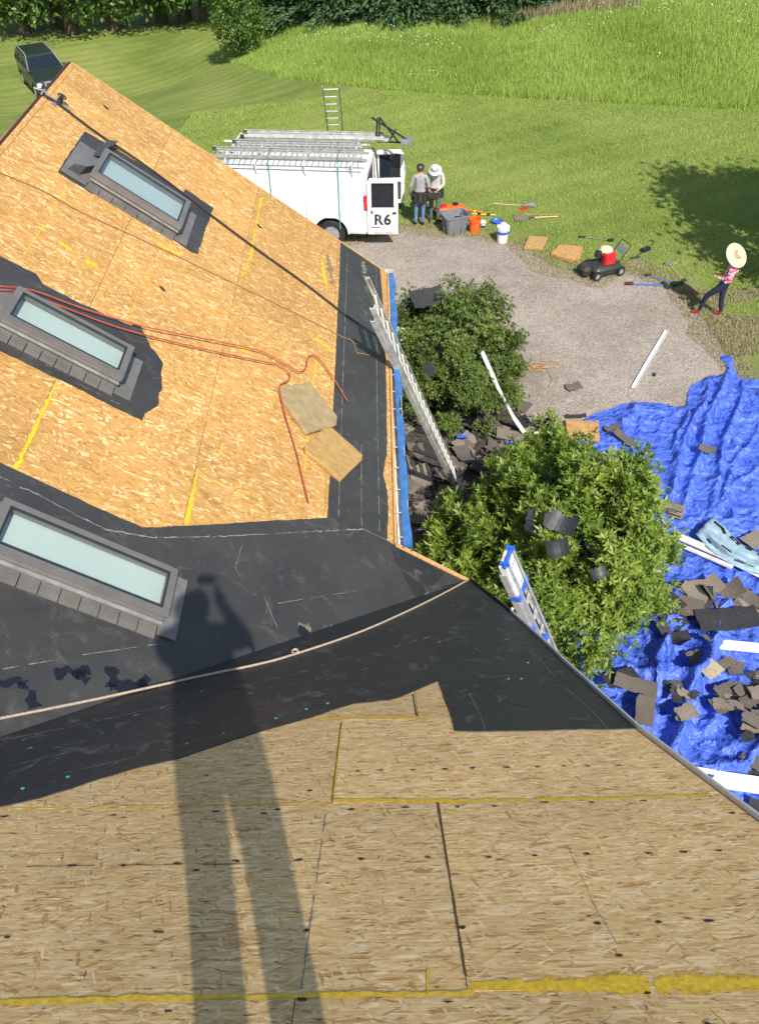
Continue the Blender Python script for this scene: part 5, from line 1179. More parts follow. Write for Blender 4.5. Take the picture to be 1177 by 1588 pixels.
# ============================================================ PEOPLE
BASE = dict(pelvis=(0, 0, .95), spine=(0, .0, 1.12), chest=(0, .0, 1.32), collar=(0, 0, 1.45), neck=(0, .005, 1.52), head=(0, .025, 1.62), crown=(0, .015, 1.70),
            hipL=(-.09, 0, .90), kneeL=(-.10, .02, .50), ankL=(-.10, -.01, .10), toeL=(-.12, .15, .04), hipR=(.09, 0, .90), kneeR=(.10, .02, .50), ankR=(.10, -.01, .10), toeR=(.12, .15, .04),
            shL=(-.18, 0, 1.42), elL=(-.25, -.03, 1.15), wrL=(-.24, .10, .93), haL=(-.235, .14, .86), shR=(.18, 0, 1.42), elR=(.25, -.03, 1.15), wrR=(.24, .10, .93), haR=(.235, .14, .86))
RAD = dict(pelvis=(.16, .115), spine=(.145, .105), chest=(.165, .115), collar=(.12, .08), neck=(.055, .055), head=(.082, .095), crown=(.072, .085), hipL=(.095, .10), kneeL=(.062, .065), ankL=(.042, .046), toeL=(.042, .028), shL=(.065, .062), elL=(.046, .046), wrL=(.030, .026), haL=(.040, .020))
EDG = [('pelvis', 'spine'), ('spine', 'chest'), ('chest', 'collar'), ('collar', 'neck'), ('neck', 'head'), ('head', 'crown'), ('pelvis', 'hipL'), ('hipL', 'kneeL'), ('kneeL', 'ankL'), ('ankL', 'toeL'), ('pelvis', 'hipR'), ('hipR', 'kneeR'), ('kneeR', 'ankR'), ('ankR', 'toeR'), ('collar', 'shL'), ('shL', 'elL'), ('elL', 'wrL'), ('wrL', 'haL'), ('collar', 'shR'), ('shR', 'elR'), ('elR', 'wrR'), ('wrR', 'haR')]
def person(loc, rz, pose, clothes, label, scale=1.0, sleeve='long', slim=1.0, hair=True):
    J = {k: Vector(v) for k, v in {**BASE, **pose}.items()}; names = list(J); o = empty('person', loc, rz, label=label, cat='person'); o.scale = (scale,) * 3
    me = bpy.data.meshes.new('skel'); me.from_pydata([J[k] for k in names], [(names.index(a), names.index(b)) for a, b in EDG], []); t = bpy.data.objects.new('skel', me); COL.objects.link(t)
    md = t.modifiers.new('skin', 'SKIN'); md.use_smooth_shade = True
    for i, k in enumerate(names):
        r = RAD.get(k) or RAD[k[:-1] + 'L']; me.skin_vertices[0].data[i].radius = (r[0] * slim, r[1] * slim) if k not in ('head', 'crown', 'neck') else r
        me.skin_vertices[0].data[i].use_root = (k == 'pelvis')
    sd = t.modifiers.new('sub', 'SUBSURF'); sd.levels = sd.render_levels = 2
    bpy.context.view_layer.update(); dg = bpy.context.evaluated_depsgraph_get(); m = bpy.data.meshes.new_from_object(t.evaluated_get(dg)); bpy.data.objects.remove(t)
    V = [v.co.copy() for v in m.vertices]; F = [tuple(p.vertices) for p in m.polygons]; nbody = len(F)
    mb = MB(); mb.add(V, F)
    # fingers grown from each palm
    for s in 'LR':
        w, h = J['wr' + s], J['ha' + s]; d = (h - w).normalized(); side = d.orthogonal().normalized() if abs(d.z) > .8 else d.cross(Vector((0, 0, 1))).normalized(); side = Vector((0, 1, 0)) - d * d.y if abs(d.z) > .6 else side; side.normalize(); nn = d.cross(side)
        for i, (off, L) in enumerate(((-.027, .062), (-.009, .075), (.009, .07), (.026, .055))):
            p = h + side * off; mb.tube([p, p + d * L * .5 - nn * .004, p + d * L * .85 - nn * .02], [.0095, .0085, .006], 6)
        p = w + d * .02 + side * .03; mb.tube([p, p + d * .03 + side * .022, p + d * .055 + side * .028], [.012, .010, .007], 6)
    # nose and ears
    hd, cr = J['head'], J['crown']; upv = (cr - J['neck']).normalized(); fw = Vector(pose.get('face', (0, 1, 0))) if False else FACE.get(label, Vector((0, 1, 0))); fw = (fw - upv * fw.dot(upv)).normalized(); sd_ = fw.cross(upv)
    mb.tube([hd + fw * .085 + upv * .03, hd + fw * .112 - upv * .005, hd + fw * .09 - upv * .015], [.006, .014, .008], 6)
    for q in (-1, 1): mb.tube([hd + sd_ * q * .078 - upv * .02, hd + sd_ * q * .092 + upv * .02], [.008, .014], 6)
    me2 = bpy.data.meshes.new('body'); me2.from_pydata(mb.v, [], mb.f); me2.update(); me2.polygons.foreach_set('use_smooth', [True] * len(me2.polygons))
    mats = [MT[clothes['top']], MT[clothes['legs']], MT[clothes['shoes']], MT['skin']]
    for x in mats: me2.materials.append(x)
    zone = {}
    segs = []
    for a, b_ in EDG:
        z = 0
        if b_ in ('neck', 'head', 'crown') or b_[:2] in ('ha',): z = 3
        if b_[:3] in ('hip', 'kne', 'ank'): z = 1
        if b_[:3] == 'toe': z = 2
        if b_[:2] == 'wr' and sleeve == 'short': z = 3
        segs.append((J[a], J[b_], z, a, b_))
    for p in me2.polygons:
        if p.index >= nbody: p.material_index = 3; continue
        c = p.center; best = 9; z = 0
        for a, b_, zz, na, nb_ in segs:
            d = b_ - a; tt = max(0, min(1, (c - a).dot(d) / d.length_squared)); q = (c - a - d * tt).length
            if q < best: best = q; z = zz; T = tt; N = nb_
        if z == 0 and N == 'spine' and T < .35: z = 1
        if z == 1 and N[:3] == 'ank' and T > .9: z = 2
        if N == 'neck' and T < .45: z = 0
        p.material_index = z
    bd = link('body', me2, o)
    # eyes and mouth
    b = MB()
    for q in (-1, 1): b.lathe([(.001, .0), (.009, .003), (.001, .008)], hd + fw * .083 + sd_ * q * .03 + upv * .022, 8)
    b.box(hd + fw * .09 - upv * .045, (.04, .006, .008), Matrix((sd_, fw, upv)).transposed()); b.build('eyes_and_mouth', MT['boot'], o)
    if hair:
        R = Matrix((sd_, fw, upv)).transposed(); mb = MB(); mb.lathe([(.088, -.05), (.097, .0), (.094, .045), (.07, .085), (.03, .104)], hd + upv * .02 - fw * .014, 16, R, True, True); mb.build('hair', MT['boot'], o, smooth=True)
    return o, J, (hd, upv, fw, sd_)
FACE = {}
def hatframe(fr): hd, upv, fw, sd_ = fr; return hd, Matrix((sd_, fw, upv)).transposed()
def cap_hat(o, fr, mat='cap', patch=None):
    hd, R = hatframe(fr); h = empty('cap', parent=o)
    MB().lathe([(.104, .03), (.108, .06), (.098, .10), (.065, .132), (.02, .142)], hd, 18, R).build('cap_crown', MT[mat], h, smooth=True)
    b = MB(); b.add([hd + R @ Vector((.085 * math.cos(a) * k, .07 + (.105 * k) * math.sin(a), .04 - .02 * k * math.sin(a))) for k in (.3, 1) for a in np.linspace(0, math.pi, 10)], [(i, i + 1, 11 + i, 10 + i) for i in range(9)]); v = b.build('peak', MT[mat], h); v.modifiers.new('t', 'SOLIDIFY').thickness = .006
    if patch: MB().box(hd + R @ Vector((.0, -.102, .085)), (.07, .014, .035), R).build('patch', MT[patch], h)
def belt(o, z=1.0, mat='leather', seed=0):
    b = MB(); b.lathe([(.172, z - .03), (.176, z + .03)], (0, 0, 0), 22); b2 = b.build('tool_belt', MT[mat], o, smooth=True); b2.scale = (1.05, .84, 1)
    rs = random.Random(seed)
    for k, (x, y) in enumerate(((-.20, .02), (.20, .02), (-.14, -.13), (.13, -.13), (.02, -.15))): MB().box((x, y, z - .11 - rs.uniform(0, .05)), (.14, .09, .24), rot(0, 0, math.atan2(y, x) + 1.57)).build('pouch', MT[mat], o, bevel=.02)
    MB().tube([(.21, -.03, z - .05), (.23, -.04, z - .38)], .013, 6).build('hammer_handle', MT['brownw'], o)
def two_d(px, py, rx=.0): g_ = gp(px, py); return Vector((g_.x, g_.y, .006))
p0 = two_d(650, 351)
L1 = 'worker seen from behind in grey shirt, black cap, tool belt and blue jeans'
o, J, fr = person(p0, math.radians(-4), dict(wrL=(-.27, .07, .90), elL=(-.27, -.03, 1.15), wrR=(.22, .16, 1.0), haR=(.18, .22, 1.0)), dict(top='shirtg', legs='jeans', shoes='boot'), L1, 1.0)
cap_hat(o, fr, 'cap', 'silver'); belt(o, seed=1)
p0 = two_d(673, 345)
L2 = 'worker in off-white shirt and pale blue bucket hat bending his head over a tool bag'
FACE[L2] = Vector((.2, 1, -.6))
o, J, fr = person(p0, math.radians(168), dict(collar=(0, .05, 1.43), neck=(0, .09, 1.49), head=(0, .16, 1.57), crown=(0, .19, 1.64), chest=(0, .02, 1.31), elL=(-.25, .06, 1.16), wrL=(-.14, .27, 1.08), haL=(-.08, .32, 1.04), elR=(.25, .06, 1.16), wrR=(.14, .27, 1.06), haR=(.08, .33, 1.03)), dict(top='shirtw', legs='jeansg', shoes='boot'), L2, 1.0)
hd, R = hatframe(fr); h = empty('bucket_hat', parent=o)
MB().lathe([(.105, .04), (.10, .10), (.085, .135), (.03, .145)], hd, 20, R).build('hat_crown', MT['buckethat'], h, smooth=True); b = MB(); b.lathe([(.104, .05), (.15, .02), (.185, -.01), (.183, -.016), (.104, .04)], hd, 24, R, False, False); b.build('brim', MT['shirtw'], h, smooth=True)
MB().lathe([(.108, .045), (.107, .065)], hd, 20, R, False, False).build('hat_band', MT['jeansd'], h, smooth=True); belt(o, 1.0, seed=4)
b = MB(); b.box((.0, .34, .93), (.34, .16, .2)); b.build('tool_bag', MT['leather'], None, label='dark tool bag held by the worker in the bucket hat', cat='bag', bevel=.04)
bpy.data.objects['tool_bag'].location = p0; bpy.data.objects['tool_bag'].rotation_euler = (0, 0, math.radians(168))
# man mostly hidden behind the far van door
hx = at_h(616, 237, 1.56); o, J, fr = person((hx.x, hx.y + .0, terr(hx.x, hx.y)), math.radians(175), {}, dict(top='shirtg', legs='jeansd', shoes='boot'), 'worker hidden behind the far van door with only his black cap showing', .9)
cap_hat(o, fr)
# woman in a straw hat
fa, fb2 = gp(1117, 494), gp(1084, 486); mid = (fa + fb2) * .5
rz = math.atan2(fb2.y - fa.y, fb2.x - fa.x) - math.pi / 2; half = (fb2 - fa).length / 2
L3 = 'woman in straw hat, red plaid shirt, dark trousers and red shoes stepping forward'
FACE[L3] = Vector((0, 1, .25))
pose = dict(pelvis=(0, -.10, .90), spine=(0, -.14, 1.07), chest=(0, -.17, 1.26), collar=(0, -.17, 1.39), neck=(0, -.165, 1.46), head=(0, -.14, 1.56), crown=(0, -.155, 1.64), hipL=(-.08, -.10, .86), kneeL=(-.085, .20, .52), ankL=(-.08, half + .02, .10), toeL=(-.09, half + .18, .04), hipR=(.08, -.10, .86), kneeR=(.085, -.12, .47), ankR=(.08, -half + .05, .10), toeR=(.09, -half + .21, .04),
            shL=(-.15, -.17, 1.36), elL=(-.21, -.16, 1.11), wrL=(-.17, .05, 1.04), haL=(-.16, .11, 1.06), shR=(.15, -.17, 1.36), elR=(.20, -.26, 1.10), wrR=(.17, -.05, .99), haR=(.16, .01, .99))
o, J, fr = person((mid.x, mid.y, .006), rz, pose, dict(top='plaid', legs='jeansd', shoes='redshoe'), L3, 1.02, slim=1.08)
hd, R = hatframe(fr); R = R @ Matrix.Rotation(math.radians(-28), 3, 'Y') @ Matrix.Rotation(math.radians(40), 3, 'X'); h = empty('straw_hat', parent=o)
MB().lathe([(.10, .05), (.10, .12), (.085, .17), (.03, .185)], hd, 22, R).build('hat_crown', MT['straw'], h, smooth=True); MB().lathe([(.099, .06), (.2, .05), (.285, .03), (.283, .022), (.2, .043), (.099, .052)], hd, 30, R, False, False).build('brim', MT['straw'], h, smooth=True)
MB().tube([(0, -.21, 1.55), (0, -.26, 1.38), (.0, -.27, 1.22)], [.04, .035, .012], 8).build('ponytail', MT['boot'], o, smooth=True)
# the photographer, on the wing roof behind the camera, holding the phone up
zf = lambda y: ZB - .75 * y
fy = -.34; fz0 = zf(fy)
def W2L(p): return (Vector(p) - Vector((-.07, fy, fz0))) / 1.24
ph = Vector((0, -.05, CAMH - .03)); PS = 1.24
pose = dict(pelvis=(0, .02, .97), hipL=(-.1, 0, .92), hipR=(.1, 0, .92), kneeL=(-.10, .05, .52), ankL=(-.10, .0, .10), toeL=(-.13, .14, -.03), kneeR=(.10, .05, .50), ankR=(.08, .0, .10), toeR=(.12, .14, -.03), elL=(-.25, .14, 1.20), wrL=W2L(ph + Vector((-.12, -.10, -.18))), haL=W2L(ph + Vector((-.085, -.065, -.07))), elR=(.25, .14, 1.20), wrR=W2L(ph + Vector((.12, -.10, -.18))), haR=W2L(ph + Vector((.085, -.065, -.07))))
o, J, fr = person((-.07, fy, fz0), 0, pose, dict(top='shirtg', legs='jeans', shoes='boot'), 'photographer standing on the weathered roof boards holding a phone up', PS, slim=1.3)
cap_hat(o, fr)
MB().box((0, -.045, CAMH - .0), (.15, .008, .075), rot(-TH + .0, 0, 0)).build('phone', MT['blackpl'], None, label='black phone held up in both hands by the photographer', cat='phone', bevel=.003)

# ============================================================ TOOLS AND CONTAINERS BY THE DRIVE
def gl(px, py): g_ = gp(px, py); return Vector((g_.x, g_.y, terr(g_.x, g_.y) + .01))
# grey tub
g = gl(704, 360); o = empty('grey_tub', g, math.radians(20), label='grey plastic storage tub with a dented lid rim, standing between workers and buckets', cat='tub')
def rrect(w, d, r, z, n=5):
    P = []
    for cx_, cy_, a0 in ((w / 2 - r, d / 2 - r, 0), (-w / 2 + r, d / 2 - r, 90), (-w / 2 + r, -d / 2 + r, 180), (w / 2 - r, -d / 2 + r, 270)):
        for k in range(n): a = math.radians(a0 + 90 * k / (n - 1)); P.append(Vector((cx_ + r * math.cos(a), cy_ + r * math.sin(a), z)))
    return P
b = MB(); b.loft([rrect(.55, .42, .08, 0), rrect(.72, .56, .11, .5), rrect(.76, .60, .12, .5), rrect(.76, .60, .12, .54), rrect(.68, .52, .1, .54), rrect(.52, .39, .08, .03)]); b.build('tub_shell', MT['greytub'], o, smooth=True)
for i in range(10):
    a = i * .628; MB().box((math.cos(a) * .335, math.sin(a) * .265, .25), (.015, .03, .42), rot(0, 0, a)).build('rib', MT['greytub'], o)
MB().box((.08, -.05, .44), (.28, .07, .05), rot(0, .3, .5)).build('grip', MT['blackpl'], o, bevel=.01)
b = MB(); b.loft([[p + Vector((0, 0, .02 * math.sin(p.x * 20))) for p in rrect(.66, .5, .1, z)] for z in (.36, .38)]); b.build('contents_cover', MT['greytub'], o, smooth=True)
# buckets
def bucket(px, py, mat, label, lid=None, band=None, group=None, h=.40, r=.155, inside=True):
    o = empty('bucket', gl(px, py), random.uniform(0, 6), label=label, cat='bucket', group=group)
    MB().lathe([(r * .84, 0), (r, h * .98), (r + .01, h * .98), (r + .01, h), (r - .008, h), (r * .82 - .005, .01)], n=28).build('pail', MT[mat], o, smooth=True)
    for z in (.78, .86): MB().lathe([(r * .98, h * z), (r + .010, h * z + .003), (r + .010, h * z + .012), (r * .985, h * z + .015)], n=28, cap0=False, cap1=False).build('rim_rib', MT[mat], o, smooth=True)
    MB().tube([(math.cos(a) * (r + .015), math.sin(a) * .05 - .12 * 0, h * .8 - .18 * math.sin(a) * 1) for a in np.linspace(0, math.pi, 14)], .004, 5).build('handle', MT['silver'], o, smooth=True)
    if band: MB().lathe([(r * .975, h * .60), (r * 1.01, h * .84)], n=28, cap0=False, cap1=False).build('band', MT[band], o, smooth=True)
    if lid: MB().lathe([(r + .012, h - .02), (r + .014, h + .012), (r * .7, h + .03), (r * .45, h + .10), (.01, h + .12)], n=24).build('lid', MT[lid], o, smooth=True)
    return o
bucket(735, 361, 'orange', 'bright orange plastic bucket, scuffed near its base, beside the grey tub', r=.165, h=.42)
bucket(778, 376, 'white', 'white plastic bucket with a blue band and rounded white lid', lid='white', band='blue', r=.165, h=.45)
o = bucket(748, 352, 'whited', 'small white paint pot with navy base behind the orange bucket', band=None, r=.09, h=.16); MB().lathe([(.082, .0), (.088, .06)], n=20, cap0=False).build('base_band', MT['jeansd'], o, smooth=True)
bucket(770, 345, 'blue', 'small shallow blue lid lying on the grass behind the white bucket', r=.16, h=.05)
# orange machine (small mower-like) behind the tub
o = empty('orange_machine', gl(700, 336), math.radians(15), label='low orange wheeled machine with black handle behind the grey tub', cat='machine')
b = MB(); b.loft([rrect(.9, .45, .1, .08), rrect(.95, .5, .12, .18), rrect(.7, .36, .1, .30), rrect(.3, .2, .05, .34)]); b.build('hood', MT['orange'], o, smooth=True)
for x in (-.4, .4):
    for y in (-.24, .24): 
        w = empty('wheel', parent=o); w.location = (x, y, .1); MB().lathe([(.1, -.03), (.1, .03)], n=16, R=RY).build('tyre', MT['black'], w); MB().lathe([(.05, -.034), (.05, .034)], n=12, R=RY).build('hub', MT['yellowp'], w)
MB().tube([(-.4, -.18, .2), (-.75, -.18, .42), (-.75, .18, .42), (-.4, .18, .2)], .012, 6).build('handlebar', MT['blackpl'], o)
MB().lathe([(.09, .3), (.09, .38), (.03, .4)], (.1, 0, 0), 14).build('engine_cap', MT['blackpl'], o); MB().box((-.25, .05, .33), (.2, .15, .08)).build('cover', MT['red'], o, bevel=.02)
def stick(name, a, b_, r, mat, label, cat, hgt=.02, extra=None, group=None):
    A_, B_ = gl(*a) + Vector((0, 0, hgt)), gl(*b_) + Vector((0, 0, hgt)); o = empty(name, A_, label=label, cat=cat, group=group); d = B_ - A_
    MB().tube([(0, 0, 0), d], r, 8).build('shaft', MT[mat], o, smooth=True)
    if extra: extra(o, d)
    return o
def boxat(o, p, dims, mat, name, rz=0): MB().box(p, dims, rot(0, 0, rz)).build(name, MT[mat], o, bevel=min(dims) * .2)
stick('spirit_level', (732, 333), (768, 335), .02, 'yellowp', 'yellow spirit level lying on grass behind the orange bucket', 'level', extra=lambda o, d: [boxat(o, d * t, (.12, .05, .06), 'blackpl', 'bubble_window') for t in (.3, .7)])
stick('spirit_level', (722, 327), (750, 331), .02, 'orange', 'short orange level lying just above the grey tub', 'level', extra=lambda o, d: boxat(o, d * .5, (.08, .05, .06), 'yellowp', 'bubble_window'))
stick('rake', (765, 317), (806, 320), .014, 'wood', 'rake with pale handle pointing at a blue-grey head on the lawn', 'rake', extra=lambda o, d: [MB().tube([d + Vector((0, 0, 0)), d + Vector((.45, k * .05, .02))], .012, 5).build('tine', MT['greytub'], o) for k in (-3, -2, -1, 0, 1, 2, 3)])
stick('magnet_sweeper', (800, 342), (812, 325), .016, 'red', 'red-handled tool lying on a muddy grey shovel blade', 'tool', extra=lambda o, d: boxat(o, d, (.22, .1, .06), 'red', 'head', .6))
stick('flat_shovel', (823, 339), (865, 337), .018, 'wood', 'flat shovel with pale wooden handle and muddy blade', 'shovel', extra=lambda o, d: [MB().loft([[Vector((-.5, -.22, .02)), Vector((-.5, .22, .02))], [Vector((-.2, -.2, .0)), Vector((-.2, .2, .0))], [Vector((-.02, -.03, .02)), Vector((-.02, .03, .02))]], cap=False, closed=False).build('blade', MT['mud'], o, recalc=False), MB().tube([(-.08, 0, .01), (.1, 0, .0)], .024, 8).build('socket', MT['rust'], o)])
stick('tool_pole', (812, 334), (868, 334), .012, 'brownw', 'thin brown tool pole lying just behind the flat shovel', 'pole')
stick('long_pole', (902, 369), (946, 374), .014, 'greytub', 'thin grey-blue pole with black ends on the lawn behind the mower', 'pole', extra=lambda o, d: [boxat(o, (0, 0, 0), (.22, .06, .05), 'blackpl', 'grip'), boxat(o, d, (.18, .1, .07), 'blackpl', 'head', .4)])
stick('push_broom', (976, 442), (1031, 444), .016, 'blue', 'blue-handled broom lying flat on the gravel edge', 'broom', extra=lambda o, d: [boxat(o, (-.02, 0, .02), (.2, .09, .06), 'boot', 'grip'), boxat(o, d, (.12, .34, .07), 'blackpl', 'broom_head', .2)])
stick('push_broom', (1005, 429), (1050, 442), .016, 'blue', 'second blue-handled broom crossing grass and gravel, pointing at the woman', 'broom', extra=lambda o, d: [boxat(o, (-.02, 0, .02), (.18, .08, .06), 'boot', 'grip'), boxat(o, d, (.34, .1, .07), 'blackpl', 'broom_head', .5)])
stick('grass_trimmer', (984, 401), (1010, 381), .014, 'blackpl', 'black grass trimmer lying on the lawn right of the mower', 'trimmer', extra=lambda o, d: [boxat(o, d * .6, (.3, .16, .12), 'blackpl', 'motor', .6), boxat(o, (0, 0, 0), (.3, .05, .04), 'green', 'guard', .3), MB().tube([d, d + Vector((.1, .15, .02)), d + Vector((0, .25, .02))], .014, 6).build('handle', MT['blackpl'], o)])
stick('hand_tool', (1036, 411), (1060, 436), .011, 'yellowp', 'hand tool with thin yellow shaft on the grass left of the straw hat', 'tool', extra=lambda o, d: [boxat(o, (0, 0, .02), (.24, .1, .06), 'greytub', 'head'), boxat(o, d, (.1, .1, .05), 'blackpl', 'grip')])
# foam pads by the drive
GP_ = Plane((0, 0, .012), (1, 0, 0), (0, 1, 0), (0, 0, 1))
pad(GP_, [(820, 365), (850, 367), (842, 385), (812, 383)], .08, 'foam_tan', 'foam_pad', 'tan foam pad with a bite out of its edge on the straw', seed=3)
pad(GP_, [(868, 378), (904, 382), (900, 397), (884, 402), (854, 392)], .12, 'foam_or', 'foam_pad', 'orange-brown foam pad with a dark hole, left of the mower', seed=4)
pad(GP_, [(876, 650), (928, 653), (930, 682), (880, 680)], .10, 'foam_or', 'foam_pad', 'orange-tan foam block by the left corner of the tarp, behind leaves', seed=5)
# lawn mower
o = empty('lawn_mower', gl(932, 424), math.radians(22), label='black push mower with red and cream engine standing at the gravel edge', cat='mower')
o.scale = (1, 1, 1.18)
b = MB(); b.loft([rrect(.82, .56, .12, .07), rrect(.88, .62, .14, .20), rrect(.80, .54, .13, .26), rrect(.4, .3, .08, .30)]); b.build('deck', MT['mowk'], o, smooth=True)
MB().lathe([(.17, .28), (.17, .40), (.13, .44)], (.02, 0, 0), 20).build('engine_block', MT['blackpl'], o, smooth=True)
MB().box((.02, -.15, .40), (.34, .20, .26)).build('air_filter_cover', MT['red'], o, bevel=.03); MB().lathe([(.17, .46), (.18, .53), (.14, .58), (.03, .60)], (.04, .04, 0), 20).build('engine_cowl', simple('cream_plastic', (.65, .6, .35), .4), o, smooth=True)
MB().lathe([(.09, .44), (.09, .55), (.04, .57)], (-.22, .0, 0), 14).build('fuel_cap', MT['blackpl'], o, smooth=True); MB().box((.24, -.02, .38), (.12, .14, .16)).build('silencer', MT['silver'], o, bevel=.02)
for x in (-.36, .36):
    for y in (-.31, .31):
        w = empty('wheel', parent=o); w.location = (x, y, .11); MB().lathe([(.06, -.035), (.11, -.035), (.115, 0), (.11, .035), (.06, .035)], n=18, R=RY, cap0=False, cap1=False).build('tyre', MT['black'], w, smooth=True); MB().lathe([(.065, -.03), (.065, .03)], n=14, R=RY).build('hub', MT['silver'], w)
MB().tube([(.3, -.2, .25), (.62, -.2, .62), (.62, .2, .62), (.3, .2, .25)], .014, 7).build('handlebar', MT['blackpl'], o, smooth=True)
b = MB(); b.loft([rrect(.16, .34, .05, z) for z in (0, .02)]); q = b.build('grip_housing', MT['greytub'], o); q.location = (.5, 0, .48); q.rotation_euler = (0, -.8, 0)
b = MB(); b.loft([rrect(.24, .36, .1, .08), rrect(.28, .4, .1, .2), rrect(.18, .3, .08, .28)]); q = b.build('grass_bag', MT['leather'], o, smooth=True); q.location = (-.52, .05, 0)

# ============================================================ STRIPS, CORDS, DEBRIS
def channel(name, pts, w, mat, label, cat='trim strip', h=.05, group=None, hs=None, wid2=None):
    solid = 'board' in label or 'short' in label; P = [gp(x, y) for x, y in pts]; P = [Vector((p.x, p.y, (hs[i] if hs else tmax(p.x, p.y, .1) + .02))) for i, p in enumerate(P)]
    if hs: P = [at_h(x, y, hs[i]) for i, (x, y) in enumerate(pts)]
    Q = []
    for i in range(len(P) - 1):
        for t in np.linspace(0, 1, 5)[:-1]: Q.append(P[i].lerp(P[i + 1], t))
    Q.append(P[-1]); rings = []
    for i, p in enumerate(Q):
        d = (Q[min(i + 1, len(Q) - 1)] - Q[max(i - 1, 0)]).normalized(); s = d.cross(Vector((0, 0, 1))).normalized(); u = s.cross(d); ww = w * (1 if wid2 is None else 1 + (wid2 / w - 1) * i / (len(Q) - 1))
        rings.append([p - s * ww / 2, p - s * ww / 2 + u * h, p + s * ww / 2 + u * h, p + s * ww / 2] if solid else [p - s * ww / 2, p - s * ww / 2 + u * h, p - s * (ww / 2 - .006) + u * h, p - s * (ww / 2 - .006) + u * .006, p + s * (ww / 2 - .006) + u * .006, p + s * (ww / 2 - .006) + u * h * .6, p + s * ww / 2 + u * h * .6, p + s * ww / 2])
    b = MB(); b.loft(rings); return b.build(name, MT[mat], None, label=label, cat=cat, group=group)
channel('white_trim_strip', [(1033, 515), (1006, 560), (981, 604)], .10, 'white', 'long white strip lying alone on the gravel pointing at the blue tarp', h=.04)
channel('white_trim_strip', [(746, 546), (770, 600), (795, 648), (812, 672)], .09, 'whited', 'bent white trim strip hanging off the dark bush towards the shingles', h=.04, hs=[1.9, 1.2, .45, .12])
channel('white_trim_strip', [(622, 508), (614, 548)], .16, 'whited', 'short white strip stuck upright between the gutter and dark bush', h=.03, hs=[2.0, 1.6])
channel('white_trim_strip', [(612, 560), (618, 590)], .12, 'whited', 'small white strip hidden just under the gutter beside the dark bush', h=.03, hs=[1.4, 1.2])
channel('white_trim_strip', [(1040, 835), (1110, 872), (1200, 912)], .13, 'white', 'long white trim strip running from the round bush across the tarp', h=.05)
channel('white_trim_strip', [(1046, 850), (1128, 896)], .08, 'whited', 'shorter white strip lying parallel below the long white trim strip', h=.03)
channel('white_trim_strip', [(1104, 999), (1200, 1008)], .17, 'white', 'white board end on the black felt at the right of the tarp', h=.03, hs=[.26, .24])
channel('white_trim_strip', [(1080, 1203), (1130, 1212), (1200, 1222)], .24, 'white', 'broad white board sticking out from under the roof edge', h=.03, hs=[.32, .31, .30])
channel('white_scrap_strip', [(643, 826), (690, 812)], .05, 'alud', 'grey metal strip in the dark debris under the gutter end', h=.02)
# brown cord bundle on the gravel
g = gl(840, 570); o = empty('cord_bundle', g, label='tangled brown cord lying on the gravel beside the dark bush', cat='cord')
rs = random.Random(4)
for j in range(5):
    c = Vector((rs.uniform(-.15, .15), rs.uniform(-.12, .12), .012 + .006 * j)); rr = rs.uniform(.12, .24)
    MB().tube([c + Vector((math.cos(a) * rr * (1 + .3 * math.sin(2 * a + j)), math.sin(a) * rr * .7, .01 * math.sin(3 * a) + .01)) for a in np.linspace(0, 5.8, 24)], .008, 5).build('cord_loop', MT['foam_or'], o, smooth=True)
MB().tube([gl(*p) - g + Vector((0, 0, .01)) for p in ((848, 575), (856, 590), (850, 603), (838, 610), (832, 622))], .008, 5).build('cord_tail', MT['foam_or'], o, smooth=True)
b = MB(); b.tube([gl(1155, 520), gl(1165, 524), gl(1172, 532), gl(1190, 540)], .014, 6); b.build('green_hose_end', MT['green'], None, smooth=True, label='thin dark hose end on the dry grass at the right edge', cat='hose')

# --- shingles
def shingle(x, y, z, rz, w, l, mat, label, group=None, curl=.0, tilt=(0, 0), name='torn_shingle', seed=0, th=.008, tabs=True):
    rs = random.Random(seed); nx_, ny_ = 9, 5; R = rot(tilt[0], tilt[1], rz); vs = []; fs = []
    ex = [rs.uniform(-.02, .02) for _ in range(nx_)]; ey = [rs.uniform(-.02, .02) for _ in range(nx_)]
    c = Vector((x, y, z)); top = {}
    for s, dz in ((0, th), (1, 0)):
        for i in range(nx_):
            for j in range(ny_):
                u = (i / (nx_ - 1) - .5) * w; v = (j / (ny_ - 1) - .5) * l
                if j == 0: v += ex[i]
                if j == ny_ - 1: v += ey[i]
                if i == 0: u += rs.uniform(-.03, .03) if s == 0 else 0
                zz = curl * ((u / w * 2) ** 2) * .5 + .015 * mn.noise(Vector((u * 4 + seed, v * 4, 0)))
                vs.append(c + R @ Vector((u, v, zz + dz + (.004 if (j >= 2 and tabs and s == 0) else 0))))
    n = nx_ * ny_
    for i in range(nx_ - 1):
        for j in range(ny_ - 1):
            a = i * ny_ + j; fs.append((a, a + ny_, a + ny_ + 1, a + 1)); fs.append((n + a, n + a + 1, n + a + ny_ + 1, n + a + ny_))
    bd = [i * ny_ for i in range(nx_)] + [(nx_ - 1) * ny_ + j for j in range(1, ny_)] + [i * ny_ + ny_ - 1 for i in range(nx_ - 2, -1, -1)] + [j for j in range(ny_ - 2, 0, -1)]
    for k in range(len(bd)): a, b_ = bd[k], bd[(k + 1) % len(bd)]; fs.append((a, n + a, n + b_, b_))
    b = MB(); b.add(vs, fs); return b.build(name, MT[mat], None, label=label, cat='shingle', group=group)
def sh_px(px, py, rz, w, l, mat, label, h=0, **kw):
    g_ = gp(px, py); z = tmax(g_.x, g_.y, min(w, l) * .35) + .01 + h; g_ = at_h(px, py, z); return shingle(g_.x, g_.y, z, math.radians(rz), w, l, mat, label, **kw)
sd_n = 0
